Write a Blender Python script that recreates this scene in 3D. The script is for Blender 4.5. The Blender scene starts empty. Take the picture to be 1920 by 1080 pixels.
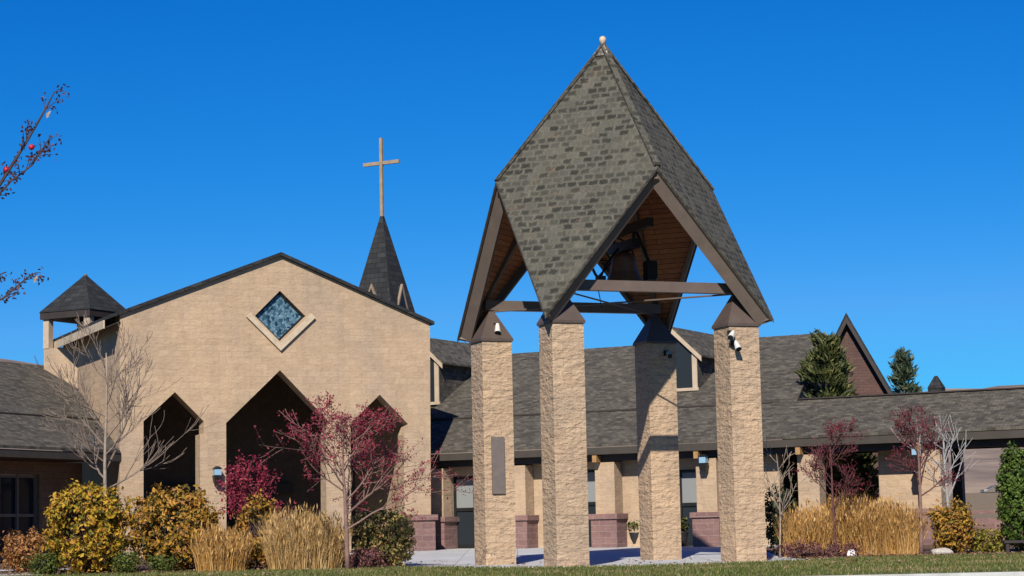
import bpy, math, random
from mathutils import Vector as V, Matrix
R = math.radians
sc = bpy.context.scene
col = sc.collection

# ------------------------------------------------------------------ camera
F, PITCH, ROLL = 3943.0, 0.116, 0.021
_f = V((0, math.cos(PITCH), math.sin(PITCH))); _r = V((1, 0, 0)); _u = _r.cross(_f)
CR = _r*math.cos(ROLL) - _u*math.sin(ROLL); CU = _r*math.sin(ROLL) + _u*math.cos(ROLL)
cd = bpy.data.cameras.new('camera'); cam = bpy.data.objects.new('camera', cd); col.objects.link(cam)
cd.sensor_width = 36; cd.lens = 36*F/1920; cd.clip_start = .1; cd.clip_end = 9000
cam.matrix_world = Matrix((( CR.x, CU.x, -_f.x, 0), (CR.y, CU.y, -_f.y, 0), (CR.z, CU.z, -_f.z, 0), (0, 0, 0, 1)))
sc.camera = cam
# ------------------------------------------------------------------ light
SUN_AZ, SUN_EL = 9.0, 36.0          # light travels towards +y, SUN_AZ degrees to the right
sl = bpy.data.lights.new('sun', 'SUN'); sl.energy = 4.9; sl.angle = R(.5); sl.color = (1, .93, .82)
so = bpy.data.objects.new('sun', sl); col.objects.link(so)
LD = V((math.sin(R(SUN_AZ))*math.cos(R(SUN_EL)), math.cos(R(SUN_AZ))*math.cos(R(SUN_EL)), -math.sin(R(SUN_EL))))
so.rotation_euler = LD.to_track_quat('-Z', 'Y').to_euler(); so.location = (-20, -30, 40)
w = bpy.data.worlds.new('World'); sc.world = w; w.use_nodes = True
nt = w.node_tree; nt.nodes.clear()
sk = nt.nodes.new('ShaderNodeTexSky'); sk.sky_type = 'NISHITA'; sk.sun_disc = False
sk.sun_elevation = R(SUN_EL); sk.sun_rotation = R(180+SUN_AZ); sk.altitude = 1500; sk.air_density = 1.0; sk.dust_density = .2; sk.ozone_density = 3.0
sep = nt.nodes.new('ShaderNodeSeparateColor'); tint = nt.nodes.new('ShaderNodeCombineColor')
nt.links.new(sk.outputs[0], sep.inputs[0])
for k, (pw, mul) in enumerate(((3.4, .0040), (1.20, .292), (.85, 1.03))):   # a deep polarised blue: red falls fastest towards the zenith
    p_ = nt.nodes.new('ShaderNodeMath'); p_.operation = 'POWER'; p_.inputs[1].default_value = pw; nt.links.new(sep.outputs[k], p_.inputs[0])
    m_ = nt.nodes.new('ShaderNodeMath'); m_.operation = 'MULTIPLY'; m_.inputs[1].default_value = mul; nt.links.new(p_.outputs[0], m_.inputs[0])
    c_ = nt.nodes.new('ShaderNodeMath'); c_.operation = 'MINIMUM'; c_.inputs[1].default_value = (.62, 60, 60)[k]; nt.links.new(m_.outputs[0], c_.inputs[0]); nt.links.new(c_.outputs[0], tint.inputs[k])
bg = nt.nodes.new('ShaderNodeBackground'); bg.inputs[1].default_value = .10
wo = nt.nodes.new('ShaderNodeOutputWorld')
nt.links.new(tint.outputs[0], bg.inputs[0]); nt.links.new(bg.outputs[0], wo.inputs[0])
sc.view_settings.view_transform = 'Standard'; sc.view_settings.look = 'None'; sc.view_settings.exposure = 0.42; sc.view_settings.gamma = 1

# ------------------------------------------------------------------ helpers
def ray(px, py): return CR*((px-960)/F) + CU*((540-py)/F) + _f
def at(px, py, y):
    d = ray(px, py); return d*(y/d.y)
def hit(px, py, p0, n):
    d = ray(px, py); return d*(p0.dot(n)/d.dot(n))
def lerp(a, b, t): return a+(b-a)*t
def interp(x, pts):
    if x <= pts[0][0]: return pts[0][1]
    for (a, b), (c, d) in zip(pts, pts[1:]):
        if x <= c: return b+(d-b)*(x-a)/(c-a)
    return pts[-1][1]
def gz(x, y):
    s = min(max((-x-4)/4, 0), 1)*3
    return interp(y+s, [(34.4, -.80), (48, -.79), (53.5, -.78), (68.6, -.54), (75, -.46), (110, -.4), (260, 1), (420, 6)])

class MB:
    def __init__(s): s.v = []; s.f = []
    def poly(s, pts):
        i = len(s.v); s.v += [tuple(p) for p in pts]; s.f.append(tuple(range(i, i+len(pts))))
    def prism(s, pts, ext):
        pts = [V(p) for p in pts]; ext = V(ext); n = len(pts); i = len(s.v)
        s.v += [tuple(p) for p in pts] + [tuple(p+ext) for p in pts]
        s.f.append(tuple(range(i, i+n))); s.f.append(tuple(range(i+2*n-1, i+n-1, -1)))
        for k in range(n):
            j = (k+1) % n; s.f.append((i+j, i+k, i+n+k, i+n+j))
    def slab(s, pts, ext): s.prism(pts, ext)
    def box(s, c, hx, hy, hz, ax=V((1,0,0)), ay=V((0,1,0)), az=V((0,0,1))):
        c = V(c); a, b, d = ax*hx, ay*hy, az*hz
        s.prism([c-a-b-d, c+a-b-d, c+a+b-d, c-a+b-d], d*2)
    def bar(s, p, q, w, h, up=V((0,0,1))):
        p, q = V(p), V(q); d = (q-p).normalized(); x = d.cross(up).normalized(); u = x.cross(d)
        s.prism([p-x*w/2-u*h/2, p+x*w/2-u*h/2, p+x*w/2+u*h/2, p-x*w/2+u*h/2], q-p)
    def frustum(s, base, top):
        n = len(base); i = len(s.v); s.v += [tuple(p) for p in base]+[tuple(p) for p in top]
        s.f.append(tuple(range(i+n-1, i-1, -1))); s.f.append(tuple(range(i+n, i+2*n)))
        for k in range(n):
            j = (k+1) % n; s.f.append((i+k, i+j, i+n+j, i+n+k))
    def tube(s, pts, rad, n=6):
        pts = [V(p) for p in pts]; i0 = len(s.v); m = len(pts)
        for k, p in enumerate(pts):
            d = (pts[min(k+1, m-1)]-pts[max(k-1, 0)]); d = d.normalized() if d.length > 1e-9 else V((0,0,1))
            a = d.cross(V((1, .13, .07))); a = a.normalized() if a.length > .05 else d.cross(V((0,1,0))).normalized()
            b = d.cross(a); r = rad[k] if isinstance(rad, (list, tuple)) else rad
            for j in range(n):
                t = 2*math.pi*j/n; s.v.append(tuple(p+a*(r*math.cos(t))+b*(r*math.sin(t))))
        for k in range(m-1):
            for j in range(n):
                q = (j+1) % n; a = i0+k*n
                s.f.append((a+j, a+q, a+n+q, a+n+j))
        s.f.append(tuple(range(i0+n-1, i0-1, -1))); s.f.append(tuple(range(i0+(m-1)*n, i0+m*n)))
    def lathe(s, c, prof, n=20):
        c = V(c); i0 = len(s.v)
        for r, z in prof:
            for j in range(n):
                t = 2*math.pi*j/n; s.v.append((c.x+r*math.cos(t), c.y+r*math.sin(t), c.z+z))
        for k in range(len(prof)-1):
            for j in range(n):
                q = (j+1) % n; s.f.append((i0+k*n+j, i0+k*n+q, i0+(k+1)*n+q, i0+(k+1)*n+j))
        s.f.append(tuple(range(i0+n-1, i0-1, -1))); s.f.append(tuple(range(i0+(len(prof)-1)*n, i0+len(prof)*n)))
    def leaf(s, c, n, up, l, wd):
        t = n.cross(up)
        if t.length < 1e-3: t = n.orthogonal()
        t.normalize(); b = t.cross(n).normalized(); i = len(s.v)
        s.v += [tuple(c-b*l), tuple(c+t*wd+n*wd*.3), tuple(c+b*l), tuple(c-t*wd+n*wd*.3)]; s.f.append((i, i+1, i+2, i+3))
    def blade(s, p, d, l, wd, droop, seg=3):
        side = d.cross(V((rnd.uniform(-1,1), rnd.uniform(-1,1), .1))).normalized()*wd; i = len(s.v); q = V(p); dd = V(d)
        for k in range(seg+1):
            ww = 1-(k/(seg+.15)); s.v += [tuple(q-side*ww), tuple(q+side*ww)]
            q = q+dd*(l/seg); dd = (dd+droop/seg).normalized()
        for k in range(seg): s.f.append((i+2*k, i+2*k+1, i+2*k+3, i+2*k+2))
    def build(s, name, mat, parent=None, smooth=False):
        me = bpy.data.meshes.new(name); o = bpy.data.objects.new(name, me); col.objects.link(o)
        me.from_pydata(s.v, [], s.f); me.materials.append(mat)
        uv = me.uv_layers.new(name='uv'); Z = V((0,0,1)); data = [0.0]*(2*len(me.loops)); vs = me.vertices
        if len(s.f) < 30000:
            for p in me.polygons:
                n = p.normal
                t = V((1,0,0)) if abs(n.z) > .995 else Z.cross(n).normalized()
                b = n.cross(t)
                for li in p.loop_indices:
                    c = vs[me.loops[li].vertex_index].co; data[2*li] = c.dot(t); data[2*li+1] = c.dot(b)
            uv.data.foreach_set('uv', data)
        if parent is not None:
            me.transform(Matrix.Translation(-parent.matrix_world.translation if False else -V(parent['_o']))); o.parent = parent
            o['_o'] = parent['_o']
        else: o['_o'] = (0.0, 0.0, 0.0)
        if smooth: me.polygons.foreach_set('use_smooth', [True]*len(me.polygons))
        return o
def tag(o, label, cat, group=None):
    o['label'] = label; o['category'] = cat
    if group: o['group'] = group
    return o
def thing(name, label, cat, loc, group=None):
    o = bpy.data.objects.new(name, None); col.objects.link(o); o.location = loc; o.empty_display_size = .2
    o['_o'] = tuple(loc); return tag(o, label, cat, group)
def struct(name, mb, mat, smooth=False, kind='structure'):
    o = mb.build(name, mat, None, smooth); o['kind'] = kind; return o
def single(name, mb, mat, label, cat, group=None, smooth=False):
    o = mb.build(name, mat, None, smooth); return tag(o, label, cat, group)
def clone(root, delta, label, group=None, rot=0):
    c = root.copy(); col.objects.link(c); c.location = root.location+V(delta); c.rotation_euler.z += rot; c['label'] = label
    if group: c['group'] = group
    for ch in [k for k in col.objects if k.parent == root]:
        d = ch.copy(); col.objects.link(d); d.parent = c
        for g in [k for k in col.objects if k.parent == ch]:
            e = g.copy(); col.objects.link(e); e.parent = d
    return c

# ------------------------------------------------------------------ materials
class NT:
    def __init__(s, name):
        s.m = bpy.data.materials.new(name); s.m.use_nodes = True; s.t = s.m.node_tree; s.b = s.t.nodes['Principled BSDF']; s.b.inputs['Specular IOR Level'].default_value = .3
    def n(s, k, **kw):
        x = s.t.nodes.new('ShaderNode'+k)
        for a, b in kw.items(): setattr(x, a, b)
        return x
    def l(s, a, b): s.t.links.new(a, b)
    def noise(s, scale, co='Object', detail=4, rough=.6, sc3=None):
        tc = s.n('TexCoord'); x = s.n('TexNoise'); x.inputs['Scale'].default_value = scale; x.inputs['Detail'].default_value = detail; x.inputs['Roughness'].default_value = rough
        if sc3:
            mp = s.n('Mapping'); mp.inputs['Scale'].default_value = sc3; s.l(tc.outputs[co], mp.inputs[0]); s.l(mp.outputs[0], x.inputs[0])
        else: s.l(tc.outputs[co], x.inputs[0])
        return x.outputs[0]
    def ramp(s, fac, stops):
        r = s.n('ValToRGB'); e = r.color_ramp.elements
        while len(e) < len(stops): e.new(.5)
        for k, (p, c) in enumerate(stops): e[k].position = p; e[k].color = (*c, 1)
        s.l(fac, r.inputs[0]); return r.outputs[0]
    def mix(s, a, b, fac, mode='MIX'):
        x = s.n('Mix', data_type='RGBA', blend_type=mode)
        for sock, val in ((x.inputs[6], a), (x.inputs[7], b), (x.inputs[0], fac)):
            if isinstance(val, (int, float)): sock.default_value = val
            elif isinstance(val, tuple): sock.default_value = (*val, 1)
            else: s.l(val, sock)
        return x.outputs[2]
    def brick(s, bw, rh, c1, c2, cm, ms, bias=0, off=.5, shift=(0,0,0)):
        tc = s.n('TexCoord'); x = s.n('TexBrick'); mp = s.n('Mapping'); mp.inputs['Location'].default_value = shift
        s.l(tc.outputs['UV'], mp.inputs[0]); s.l(mp.outputs[0], x.inputs[0]); x.offset = off
        for k, v in (('Scale', 1), ('Brick Width', bw), ('Row Height', rh), ('Mortar Size', ms), ('Bias', bias), ('Mortar Smooth', .3)): x.inputs[k].default_value = v
        for k, v in (('Color1', c1), ('Color2', c2), ('Mortar', cm)): x.inputs[k].default_value = (*v, 1)
        return x
    def bump(s, h, strength, dist, prev=None):
        b = s.n('Bump'); b.inputs['Strength'].default_value = strength; b.inputs['Distance'].default_value = dist; s.l(h, b.inputs['Height'])
        if prev: s.l(prev, b.inputs['Normal'])
        return b.outputs[0]
    def out(s, colr, rough=.8, normal=None, metal=0):
        if isinstance(colr, tuple): s.b.inputs['Base Color'].default_value = (*colr, 1)
        else: s.l(colr, s.b.inputs['Base Color'])
        s.b.inputs['Roughness'].default_value = rough; s.b.inputs['Metallic'].default_value = metal
        if normal: s.l(normal, s.b.inputs['Normal'])
        return s.m
def m_block(name, c1, c2, cm, rough_d=.03, bw=.4, rh=.2, ms=.012, wob=.02, pit=.5):
    t = NT(name); tc = t.n('TexCoord'); no = t.n('TexNoise'); no.inputs['Scale'].default_value = 6; no.inputs['Detail'].default_value = 3; t.l(tc.outputs['UV'], no.inputs[0])
    ad = t.n('MixRGB', blend_type='ADD'); ad.inputs[0].default_value = wob; t.l(tc.outputs['UV'], ad.inputs[1]); t.l(no.outputs['Color'], ad.inputs[2])
    b = t.n('TexBrick'); t.l(ad.outputs[0], b.inputs[0])
    for k, v in (('Scale', 1), ('Brick Width', bw), ('Row Height', rh), ('Mortar Size', ms), ('Bias', 0), ('Mortar Smooth', .5)): b.inputs[k].default_value = v
    for k, v in (('Color1', c1), ('Color2', c2), ('Mortar', cm)): b.inputs[k].default_value = (*v, 1)
    n2 = t.noise(8, detail=4, rough=.6, sc3=(1, 1, 1.7)); n3 = t.noise(3.6, detail=4, sc3=(1, 1, 2.2))
    c = t.mix(b.outputs[0], t.ramp(t.noise(.55, detail=4), [(.32, (.84, .85, .88)), (.68, (1.12, 1.07, 1.0))]), .8, 'MULTIPLY')
    c = t.mix(c, t.ramp(t.noise(1.5, detail=5, rough=.7, sc3=(1.6, 1.6, .35)), [(.28, (.82, .82, .84)), (.5, (1, 1, 1)), (.75, (1.06, 1.05, 1.02))]), .7, 'MULTIPLY')   # runs and washes of weathering
    c = t.mix(c, t.ramp(n2, [(.27, (.74, .72, .70)), (.5, (1.0, 1.0, 1.0)), (.75, (1.1, 1.09, 1.06))]), pit, 'MULTIPLY')
    sp = t.ramp(t.noise(20, detail=2, sc3=(1, 1, 1.5)), [(.66, (0, 0, 0)), (.74, (1, 1, 1))]); c = t.mix(c, (.16, .11, .075), t.mix((0, 0, 0), sp, pit*.7))
    nb = t.bump(b.outputs[1], -.4, .012); nb = t.bump(n2, .7, rough_d, nb); nb = t.bump(n3, .7, rough_d*1.8, nb)
    return t.out(c, .93, nb)
def m_shingle(name, ca, cb, cm, bw=.33, rh=.16, bias=-.15, ms=.012, patch=.5):
    t = NT(name); b = t.brick(bw, rh, ca, cb, cm, ms, bias); b2 = t.brick(bw*.63, rh, (1.25,)*3, (.62,)*3, (.8,)*3, .004, 0, .37, (.13, 0, 0))
    c = t.mix(b.outputs[0], b2.outputs[0], .7, 'MULTIPLY')
    c = t.mix(c, t.ramp(t.noise(.9, detail=4), [(.3, (.78, .8, .8)), (.7, (1.18, 1.12, 1.05))]), patch, 'MULTIPLY')
    c = t.mix(c, t.ramp(t.noise(28, detail=2), [(.3, (.7,)*3), (.7, (1.25,)*3)]), .5, 'MULTIPLY')
    nb = t.bump(b.outputs[1], -.8, .02); nb = t.bump(b2.outputs[0], .5, .012, nb)
    return t.out(c, .9, nb)
def m_plain(name, c, rough=.6, var=.3, scale=5, metal=0, sc3=None):
    t = NT(name); n = t.noise(scale, detail=4, sc3=sc3)
    k = t.mix(c, t.ramp(n, [(.3, (1-var,)*3), (.7, (1+var*.6,)*3)]), 1.0, 'MULTIPLY')
    return t.out(k, rough, t.bump(n, .15, .01), metal)
def m_leaf(name, stops, trans=.3):
    t = NT(name); g = t.n('NewGeometry'); c = t.ramp(g.outputs['Random Per Island'], stops)
    t.l(c, t.b.inputs['Base Color']); t.b.inputs['Roughness'].default_value = .55
    tr = t.n('BsdfTranslucent'); t.l(c, tr.inputs[0]); mx = t.n('MixShader'); mx.inputs[0].default_value = trans
    o = t.t.nodes['Material Output']; t.l(t.b.outputs[0], mx.inputs[1]); t.l(tr.outputs[0], mx.inputs[2]); t.l(mx.outputs[0], o.inputs[0])
    return t.m
def m_glass(name, c=(.02, .025, .03), rough=.08):
    t = NT(name); t.b.inputs['Specular IOR Level'].default_value = .07
    return t.out(c, rough, t.bump(t.noise(.8), .05, .02))

BLOCK = m_block('split_face_block', (.42, .312, .212), (.37, .272, .183), (.35, .257, .175), .016, ms=.012)
BLOCKP = m_block('pillar_block', (.45, .328, .222), (.395, .285, .192), (.345, .247, .168), .06, ms=.014, wob=.06, pit=.7)
PURPLE = m_block('purple_block', (.215, .128, .118), (.175, .102, .097), (.25, .175, .155), .02)
def m_tabs():
    t = NT('pavilion_shingle'); tc = t.n('TexCoord'); no = t.n('TexNoise'); no.inputs['Scale'].default_value = 8; no.inputs['Detail'].default_value = 3; t.l(tc.outputs['UV'], no.inputs[0])
    ad = t.n('MixRGB', blend_type='ADD'); ad.inputs[0].default_value = .13; t.l(tc.outputs['UV'], ad.inputs[1]); t.l(no.outputs['Color'], ad.inputs[2])
    def bk(bw, rh, c1, c2, cm, ms, bias, off):
        x = t.n('TexBrick'); x.offset = off; t.l(ad.outputs[0], x.inputs[0])
        for k, v in (('Scale', 1), ('Brick Width', bw), ('Row Height', rh), ('Mortar Size', ms), ('Bias', bias), ('Mortar Smooth', .6)): x.inputs[k].default_value = v
        for k, v in (('Color1', c1), ('Color2', c2), ('Mortar', cm)): x.inputs[k].default_value = (*v, 1)
        return x
    b = bk(.27, .185, (.100, .094, .076), (.026, .025, .020), (.096, .091, .072), .055, .15, .46); b.inputs['Mortar Smooth'].default_value = 1
    sx = t.n('SeparateXYZ'); t.l(ad.outputs[0], sx.inputs[0]); dv = t.n('Math', operation='DIVIDE'); dv.inputs[1].default_value = .185; t.l(sx.outputs[1], dv.inputs[0])
    fr = t.n('Math', operation='FRACT'); t.l(dv.outputs[0], fr.inputs[0])
    line = t.ramp(fr.outputs[0], [(.0, (.62,)*3), (.14, (1,)*3)])
    c = t.mix(b.outputs[0], line, .7, 'MULTIPLY')
    b2 = bk(.19, .185, (1.1,)*3, (.82,)*3, (.9,)*3, .003, 0, .37); c = t.mix(c, b2.outputs[0], .8, 'MULTIPLY')
    c = t.mix(c, t.ramp(t.noise(1.0, detail=4), [(.3, (.85, .86, .86)), (.7, (1.12, 1.08, 1.0))]), .6, 'MULTIPLY')
    c = t.mix(c, t.ramp(t.noise(24, detail=3), [(.3, (.62,)*3), (.7, (1.3,)*3)]), .7, 'MULTIPLY')
    li = t.ramp(t.noise(3.2, detail=6, rough=.8), [(.60, (0, 0, 0)), (.70, (.55,)*3)]); c = t.mix(c, (.20, .105, .05), li)
    nb = t.bump(b.outputs[1], .5, .015); nb = t.bump(fr.outputs[0], -.4, .02, nb)
    return t.out(c, .92, nb)
SHINGLE = m_tabs()
ROOF = m_shingle('wing_shingle', (.108, .097, .078), (.050, .045, .037), (.040, .036, .030), .24, .13, 0, .008, .45)
DARKROOF = m_shingle('dark_shingle', (.030, .032, .034), (.018, .019, .021), (.01, .01, .011), .4, .2, 0, .014)
BROWN = m_plain('brown_paint', (.115, .085, .07), .55, .15, 3); RAKE = m_plain('taupe_paint', (.12, .092, .075), .6, .15, 3); FASC = m_plain('fascia_paint', (.05, .042, .034), .6, .15, 3)
DKBROWN = m_plain('dark_brown_paint', (.035, .027, .024), .6, .2, 3)
CAPMET = m_plain('brown_metal', (.085, .062, .052), .5, .2, 2)
def m_planks(name, c1, c2):
    t = NT(name); b = t.brick(3.0, .14, c1, c2, (.008, .005, .004), .008)
    c = t.mix(b.outputs[0], t.ramp(t.noise(6, sc3=(1, 1, 5)), [(.3, (.7,)*3), (.7, (1.2,)*3)]), .8, 'MULTIPLY')
    return t.out(c, .6, t.bump(b.outputs[1], -.6, .01))
PLANK = m_planks('stained_planks', (.34, .135, .055), (.25, .095, .04))
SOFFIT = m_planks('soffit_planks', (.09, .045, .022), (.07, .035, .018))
TRIM = m_plain('cream_trim', (.42, .33, .24), .6, .15, 3)
CREAM = m_plain('cast_stone', (.47, .38, .27), .8, .2, 6)
GLASS = m_glass('dark_glass')
BLIND = m_plain('window_blind', (.20, .21, .21), .6, .12, 20, sc3=(6, 6, .2))
BLACKM = m_plain('black_metal', (.012, .012, .013), .45, .2)
WHITE = m_plain('white_enamel', (.55, .54, .50), .5, .1)
BRONZE = m_plain('bell_bronze', (.24, .13, .075), .42, .35, 4, .5)
GREYP = m_plain('grey_panel', (.14, .115, .105), .5, .15, 6)
def m_paving():
    t = NT('paving'); b = t.brick(1.6, 1.6, (.47, .475, .47), (.41, .415, .42), (.22, .21, .20), .012, 0, 0); c = t.mix(b.outputs[0], t.ramp(t.noise(1.8, detail=5), [(.3, (.8,)*3), (.7, (1.08,)*3)]), .8, 'MULTIPLY')
    return t.out(c, .85, t.bump(t.noise(30), .2, .01))
CONC = m_plain('concrete', (.46, .46, .44), .85, .22, 2.2)
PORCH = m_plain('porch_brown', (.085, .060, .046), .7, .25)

rnd = random.Random(7)
# ------------------------------------------------------------------ ground
def m_lawn():
    t = NT('lawn'); c = t.ramp(t.noise(.7, detail=5, sc3=(.6, 1.4, 1)), [(.3, (.075, .085, .022)), (.55, (.10, .105, .03)), (.75, (.17, .15, .055))])
    return t.out(c, .95, t.bump(t.noise(30), .6, .04))
def m_soil(name, a, b, c):
    t = NT(name); k = t.ramp(t.noise(9, detail=6, rough=.75), [(.3, a), (.52, b), (.72, c)]); return t.out(k, .95, t.bump(t.noise(22, detail=5), .9, .05))
LAWN = m_lawn(); MULCH = m_soil('mulch', (.05, .03, .022), (.13, .08, .055), (.24, .15, .11)); EARTH = m_soil('dry_ground', (.14, .10, .06), (.2, .15, .09), (.26, .2, .13))
ROADM = m_soil('asphalt', (.055, .055, .057), (.07, .07, .07), (.10, .10, .10))
EDGE = [(-18, 50.5), (-9, 51), (-5, 51.6), (-2.6, 52.6), (-.75, 49.5), (1.0, 47.75), (3, 47.75), (6, 49.5), (8.4, 52.2), (13, 52.8), (20, 52.8)]
def sheet(x0, x1, ylo, yhi, nx, ny, off):
    mb = MB()
    for i in range(nx+1):
        x = lerp(x0, x1, i/nx)
        for j in range(ny+1):
            y = lerp(ylo(x), yhi(x), j/ny); mb.v.append((x, y, gz(x, y)+off))
    for i in range(nx):
        for j in range(ny):
            a = i*(ny+1)+j; mb.f.append((a, a+ny+1, a+ny+2, a+1))
    return mb
edge = lambda x: interp(x, EDGE)
g = MB(); xs = [-3000, -900, -300, -100, -60, -40, -25, -16, -10, -8, -6, -4, -2, 0, 3, 6, 9, 12, 16, 25, 40, 60, 100, 300, 900, 3000]
ys = [34.3, 40, 44, 48, 50.5, 53.5, 56, 58, 60.6, 63.6, 67, 80, 100, 150, 260, 420, 4000]
for x in xs:
    for y in ys: g.v.append((x, y, gz(x, y)-.02))
for i in range(len(xs)-1):
    for j in range(len(ys)-1):
        a = i*len(ys)+j; g.f.append((a, a+len(ys), a+len(ys)+1, a+1))
# the near side of the road: kerb face, carriageway and the verge the camera stands on, in the same sheet
k = len(g.v)
for x in xs:
    for y, z in ((34.3, -.82), (34.29, -.97), (27.5, -.95), (27.4, -.84), (-60, -.84)): g.v.append((x, y, z))
for i in range(len(xs)-1):
    for j in range(4):
        a = k+i*5+j; g.f.append((a+1, a+6, a+5, a))
struct('ground', g, EARTH)
rd = MB(); rd.poly([(-400, 27.6, -.940), (400, 27.6, -.940), (400, 34.2, -.960), (-400, 34.2, -.960)]); struct('road', rd, ROADM)
kb = MB(); kb.box((0, 34.32, -.865), 200, .08, .075); struct('kerb', kb, CONC)
struct('lawn', sheet(-60, 60, lambda x: 34.4, edge, 120, 14, 0), LAWN)
struct('plaza_paving', sheet(-6, 8.4, lambda x: edge(x)+.0, lambda x: 76, 48, 30, .004), m_paving())
pe = MB()
pts = [(x, edge(x)) for x in [-2.6+.25*i for i in range(45)]]
for (xa, ya), (xb, yb) in zip(pts, pts[1:]):
    za, zb = gz(xa, ya), gz(xb, yb)
    pe.prism([(xa, ya-.12, za-.05), (xb, yb-.12, zb-.05), (xb, yb+.15, zb-.05), (xa, ya+.15, za-.05)], (0, 0, .065))
struct('paving_edge', pe, m_plain('pale_concrete', (.62, .60, .54), .85, .15, 3))
struct('flower_bed', sheet(-16, -3.2, edge, lambda x: 66, 40, 12, .012), MULCH)
struct('planting_bed', sheet(7.0, 19, lambda x: edge(x), lambda x: 64.5, 30, 8, .012), MULCH)
wk = sheet(-20, -11.2, lambda x: 54.2, lambda x: 55.4, 12, 2, .03); struct('footpath', wk, CONC)
wk = sheet(-20, -11.3, lambda x: 50.3, lambda x: 51.6, 12, 2, .03); struct('sidewalk', wk, CONC)

# grass blades of the lawn
from mathutils import noise as mn
gb = MB(); gd = MB()
for i in range(60000):
    y = 34.5+rnd.random()**.8*18; x = rnd.uniform(-.27*y, .27*y)
    if y > edge(x)-.04: continue
    d = V((rnd.gauss(0, .35), rnd.gauss(0, .35), 1)).normalized()
    dry = mn.fractal(V((x*.35, y*.8, 2)), 1, 2, 4)+rnd.gauss(0, .22) > .22
    (gd if dry else gb).blade(V((x, y, gz(x, y))), d, rnd.uniform(.03, .07), .012, V((0, 0, -.3)), 1)
struct('grass', gb, m_leaf('grass_blades', [(0, (.045, .07, .012)), (.45, (.085, .115, .020)), (.75, (.14, .15, .035)), (1, (.22, .19, .07))], .2), kind='stuff')
struct('dry_grass', gd, m_leaf('dry_blades', [(0, (.10, .10, .03)), (.45, (.19, .16, .06)), (.75, (.26, .21, .09)), (1, (.34, .26, .13))], .2), kind='stuff')
# fallen leaves in the beds
fl = MB()
for i in range(2600):
    x = rnd.choice([rnd.uniform(-13, -3.3), rnd.uniform(7, 14)]); y = edge(x)+rnd.random()**2*4-.15
    fl.leaf(V((x, y, gz(x, y)+.02+rnd.random()*.03)), V((rnd.gauss(0,.4), rnd.gauss(0,.4), 1)).normalized(), V((rnd.uniform(-1,1), rnd.uniform(-1,1), 0)), .04, .025)
for i in range(420):
    x = rnd.uniform(-8, 12); y = edge(x)+rnd.uniform(-9, 7)
    fl.leaf(V((x, y, gz(x, y)+.03+rnd.random()*.02)), V((rnd.gauss(0,.4), rnd.gauss(0,.4), 1)).normalized(), V((rnd.uniform(-1,1), rnd.uniform(-1,1), 0)), .05, .03)
struct('fallen_leaves', fl, m_leaf('dry_leaves', [(0, (.09, .04, .02)), (.4, (.25, .13, .06)), (.7, (.30, .2, .12)), (1, (.4, .3, .22))]), kind='stuff')

# hills
def hill(name, x0, x1, y0, y1, hfun, nx, ny, mat):
    mb = MB()
    for i in range(nx+1):
        x = lerp(x0, x1, i/nx)
        for j in range(ny+1):
            t = j/ny; y = lerp(y0, y1, t); mb.v.append((x, y, hfun(x, y, t)))
    for i in range(nx):
        for j in range(ny):
            a = i*(ny+1)+j; mb.f.append((a, a+ny+1, a+ny+2, a+1))
    return struct(name, mb, mat, True)
from mathutils import noise as mn
def hf(x, y, t):
    top = interp(x, [(-900, 150), (-480, 150), (-370, 139), (-250, 120), (100, 92), (280, 99), (330, 98), (380, 98), (420, 100), (900, 120)])
    return 4+(top-4)*(t**.8)+mn.fractal(V((x*.006, y*.006, 3)), 1, 2, 5)*10*min(1, t*3)
HILLM = NT('hill_scrub'); HILLM = HILLM.out(HILLM.ramp(HILLM.noise(.02, detail=8, rough=.7), [(.35, (.13, .095, .075)), (.5, (.22, .165, .125)), (.66, (.36, .27, .18))]), .95)
hill('hills', -1400, 1400, 420, 1600, hf, 140, 40, HILLM)

# ------------------------------------------------------------------ bell pavilion
TH = .376; C0 = V((2.41, 51.75, 0)); EX = V((math.cos(TH), math.sin(TH), 0)); EY = V((-math.sin(TH), math.cos(TH), 0)); Z = V((0,0,1))
A, B, HW = 2.287, 2.957, .40; ZP, ZA, ZG = 4.80, 12.13, 8.54; ZT = 2*ZG-ZA; GB = -.80
def L(x, y, z): return C0+EX*x+EY*y+Z*z
pav = thing('bell_pavilion', 'tall open bell pavilion with four tan block pillars under a steep folded shingle roof', 'pavilion', (C0.x, C0.y, GB))
for i, j in ((-1,1), (-1,-1), (1,1), (1,-1)):
    mb = MB(); mb.box(L(A*i, A*j, (GB-.1+ZP)/2), HW, HW, (ZP-GB+.1)/2, EX, EY); p = mb.build('pillar', BLOCKP, pav)
    cx, cy = A*i, A*j; o_ = HW+.035; q = .06
    mb = MB(); mb.frustum([L(cx-o_, cy-o_, ZP+.002), L(cx+o_, cy-o_, ZP+.002), L(cx+o_, cy+o_, ZP+.002), L(cx-o_, cy+o_, ZP+.002)], [L(cx-o_, cy-o_, ZP+.07), L(cx+o_, cy-o_, ZP+.07), L(cx+o_, cy+o_, ZP+.07), L(cx-o_, cy+o_, ZP+.07)])
    mb.frustum([L(cx-o_+.004, cy-o_+.004, ZP+.07), L(cx+o_-.004, cy-o_+.004, ZP+.07), L(cx+o_-.004, cy+o_-.004, ZP+.07), L(cx-o_+.004, cy+o_-.004, ZP+.07)], [L(cx-q, cy-q, 5.60), L(cx+q, cy-q, 5.60), L(cx+q, cy+q, 5.60), L(cx-q, cy+q, 5.60)])
    mb.build('cap', CAPMET, p)
rf = MB(); sf = MB()
TK = .10
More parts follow.
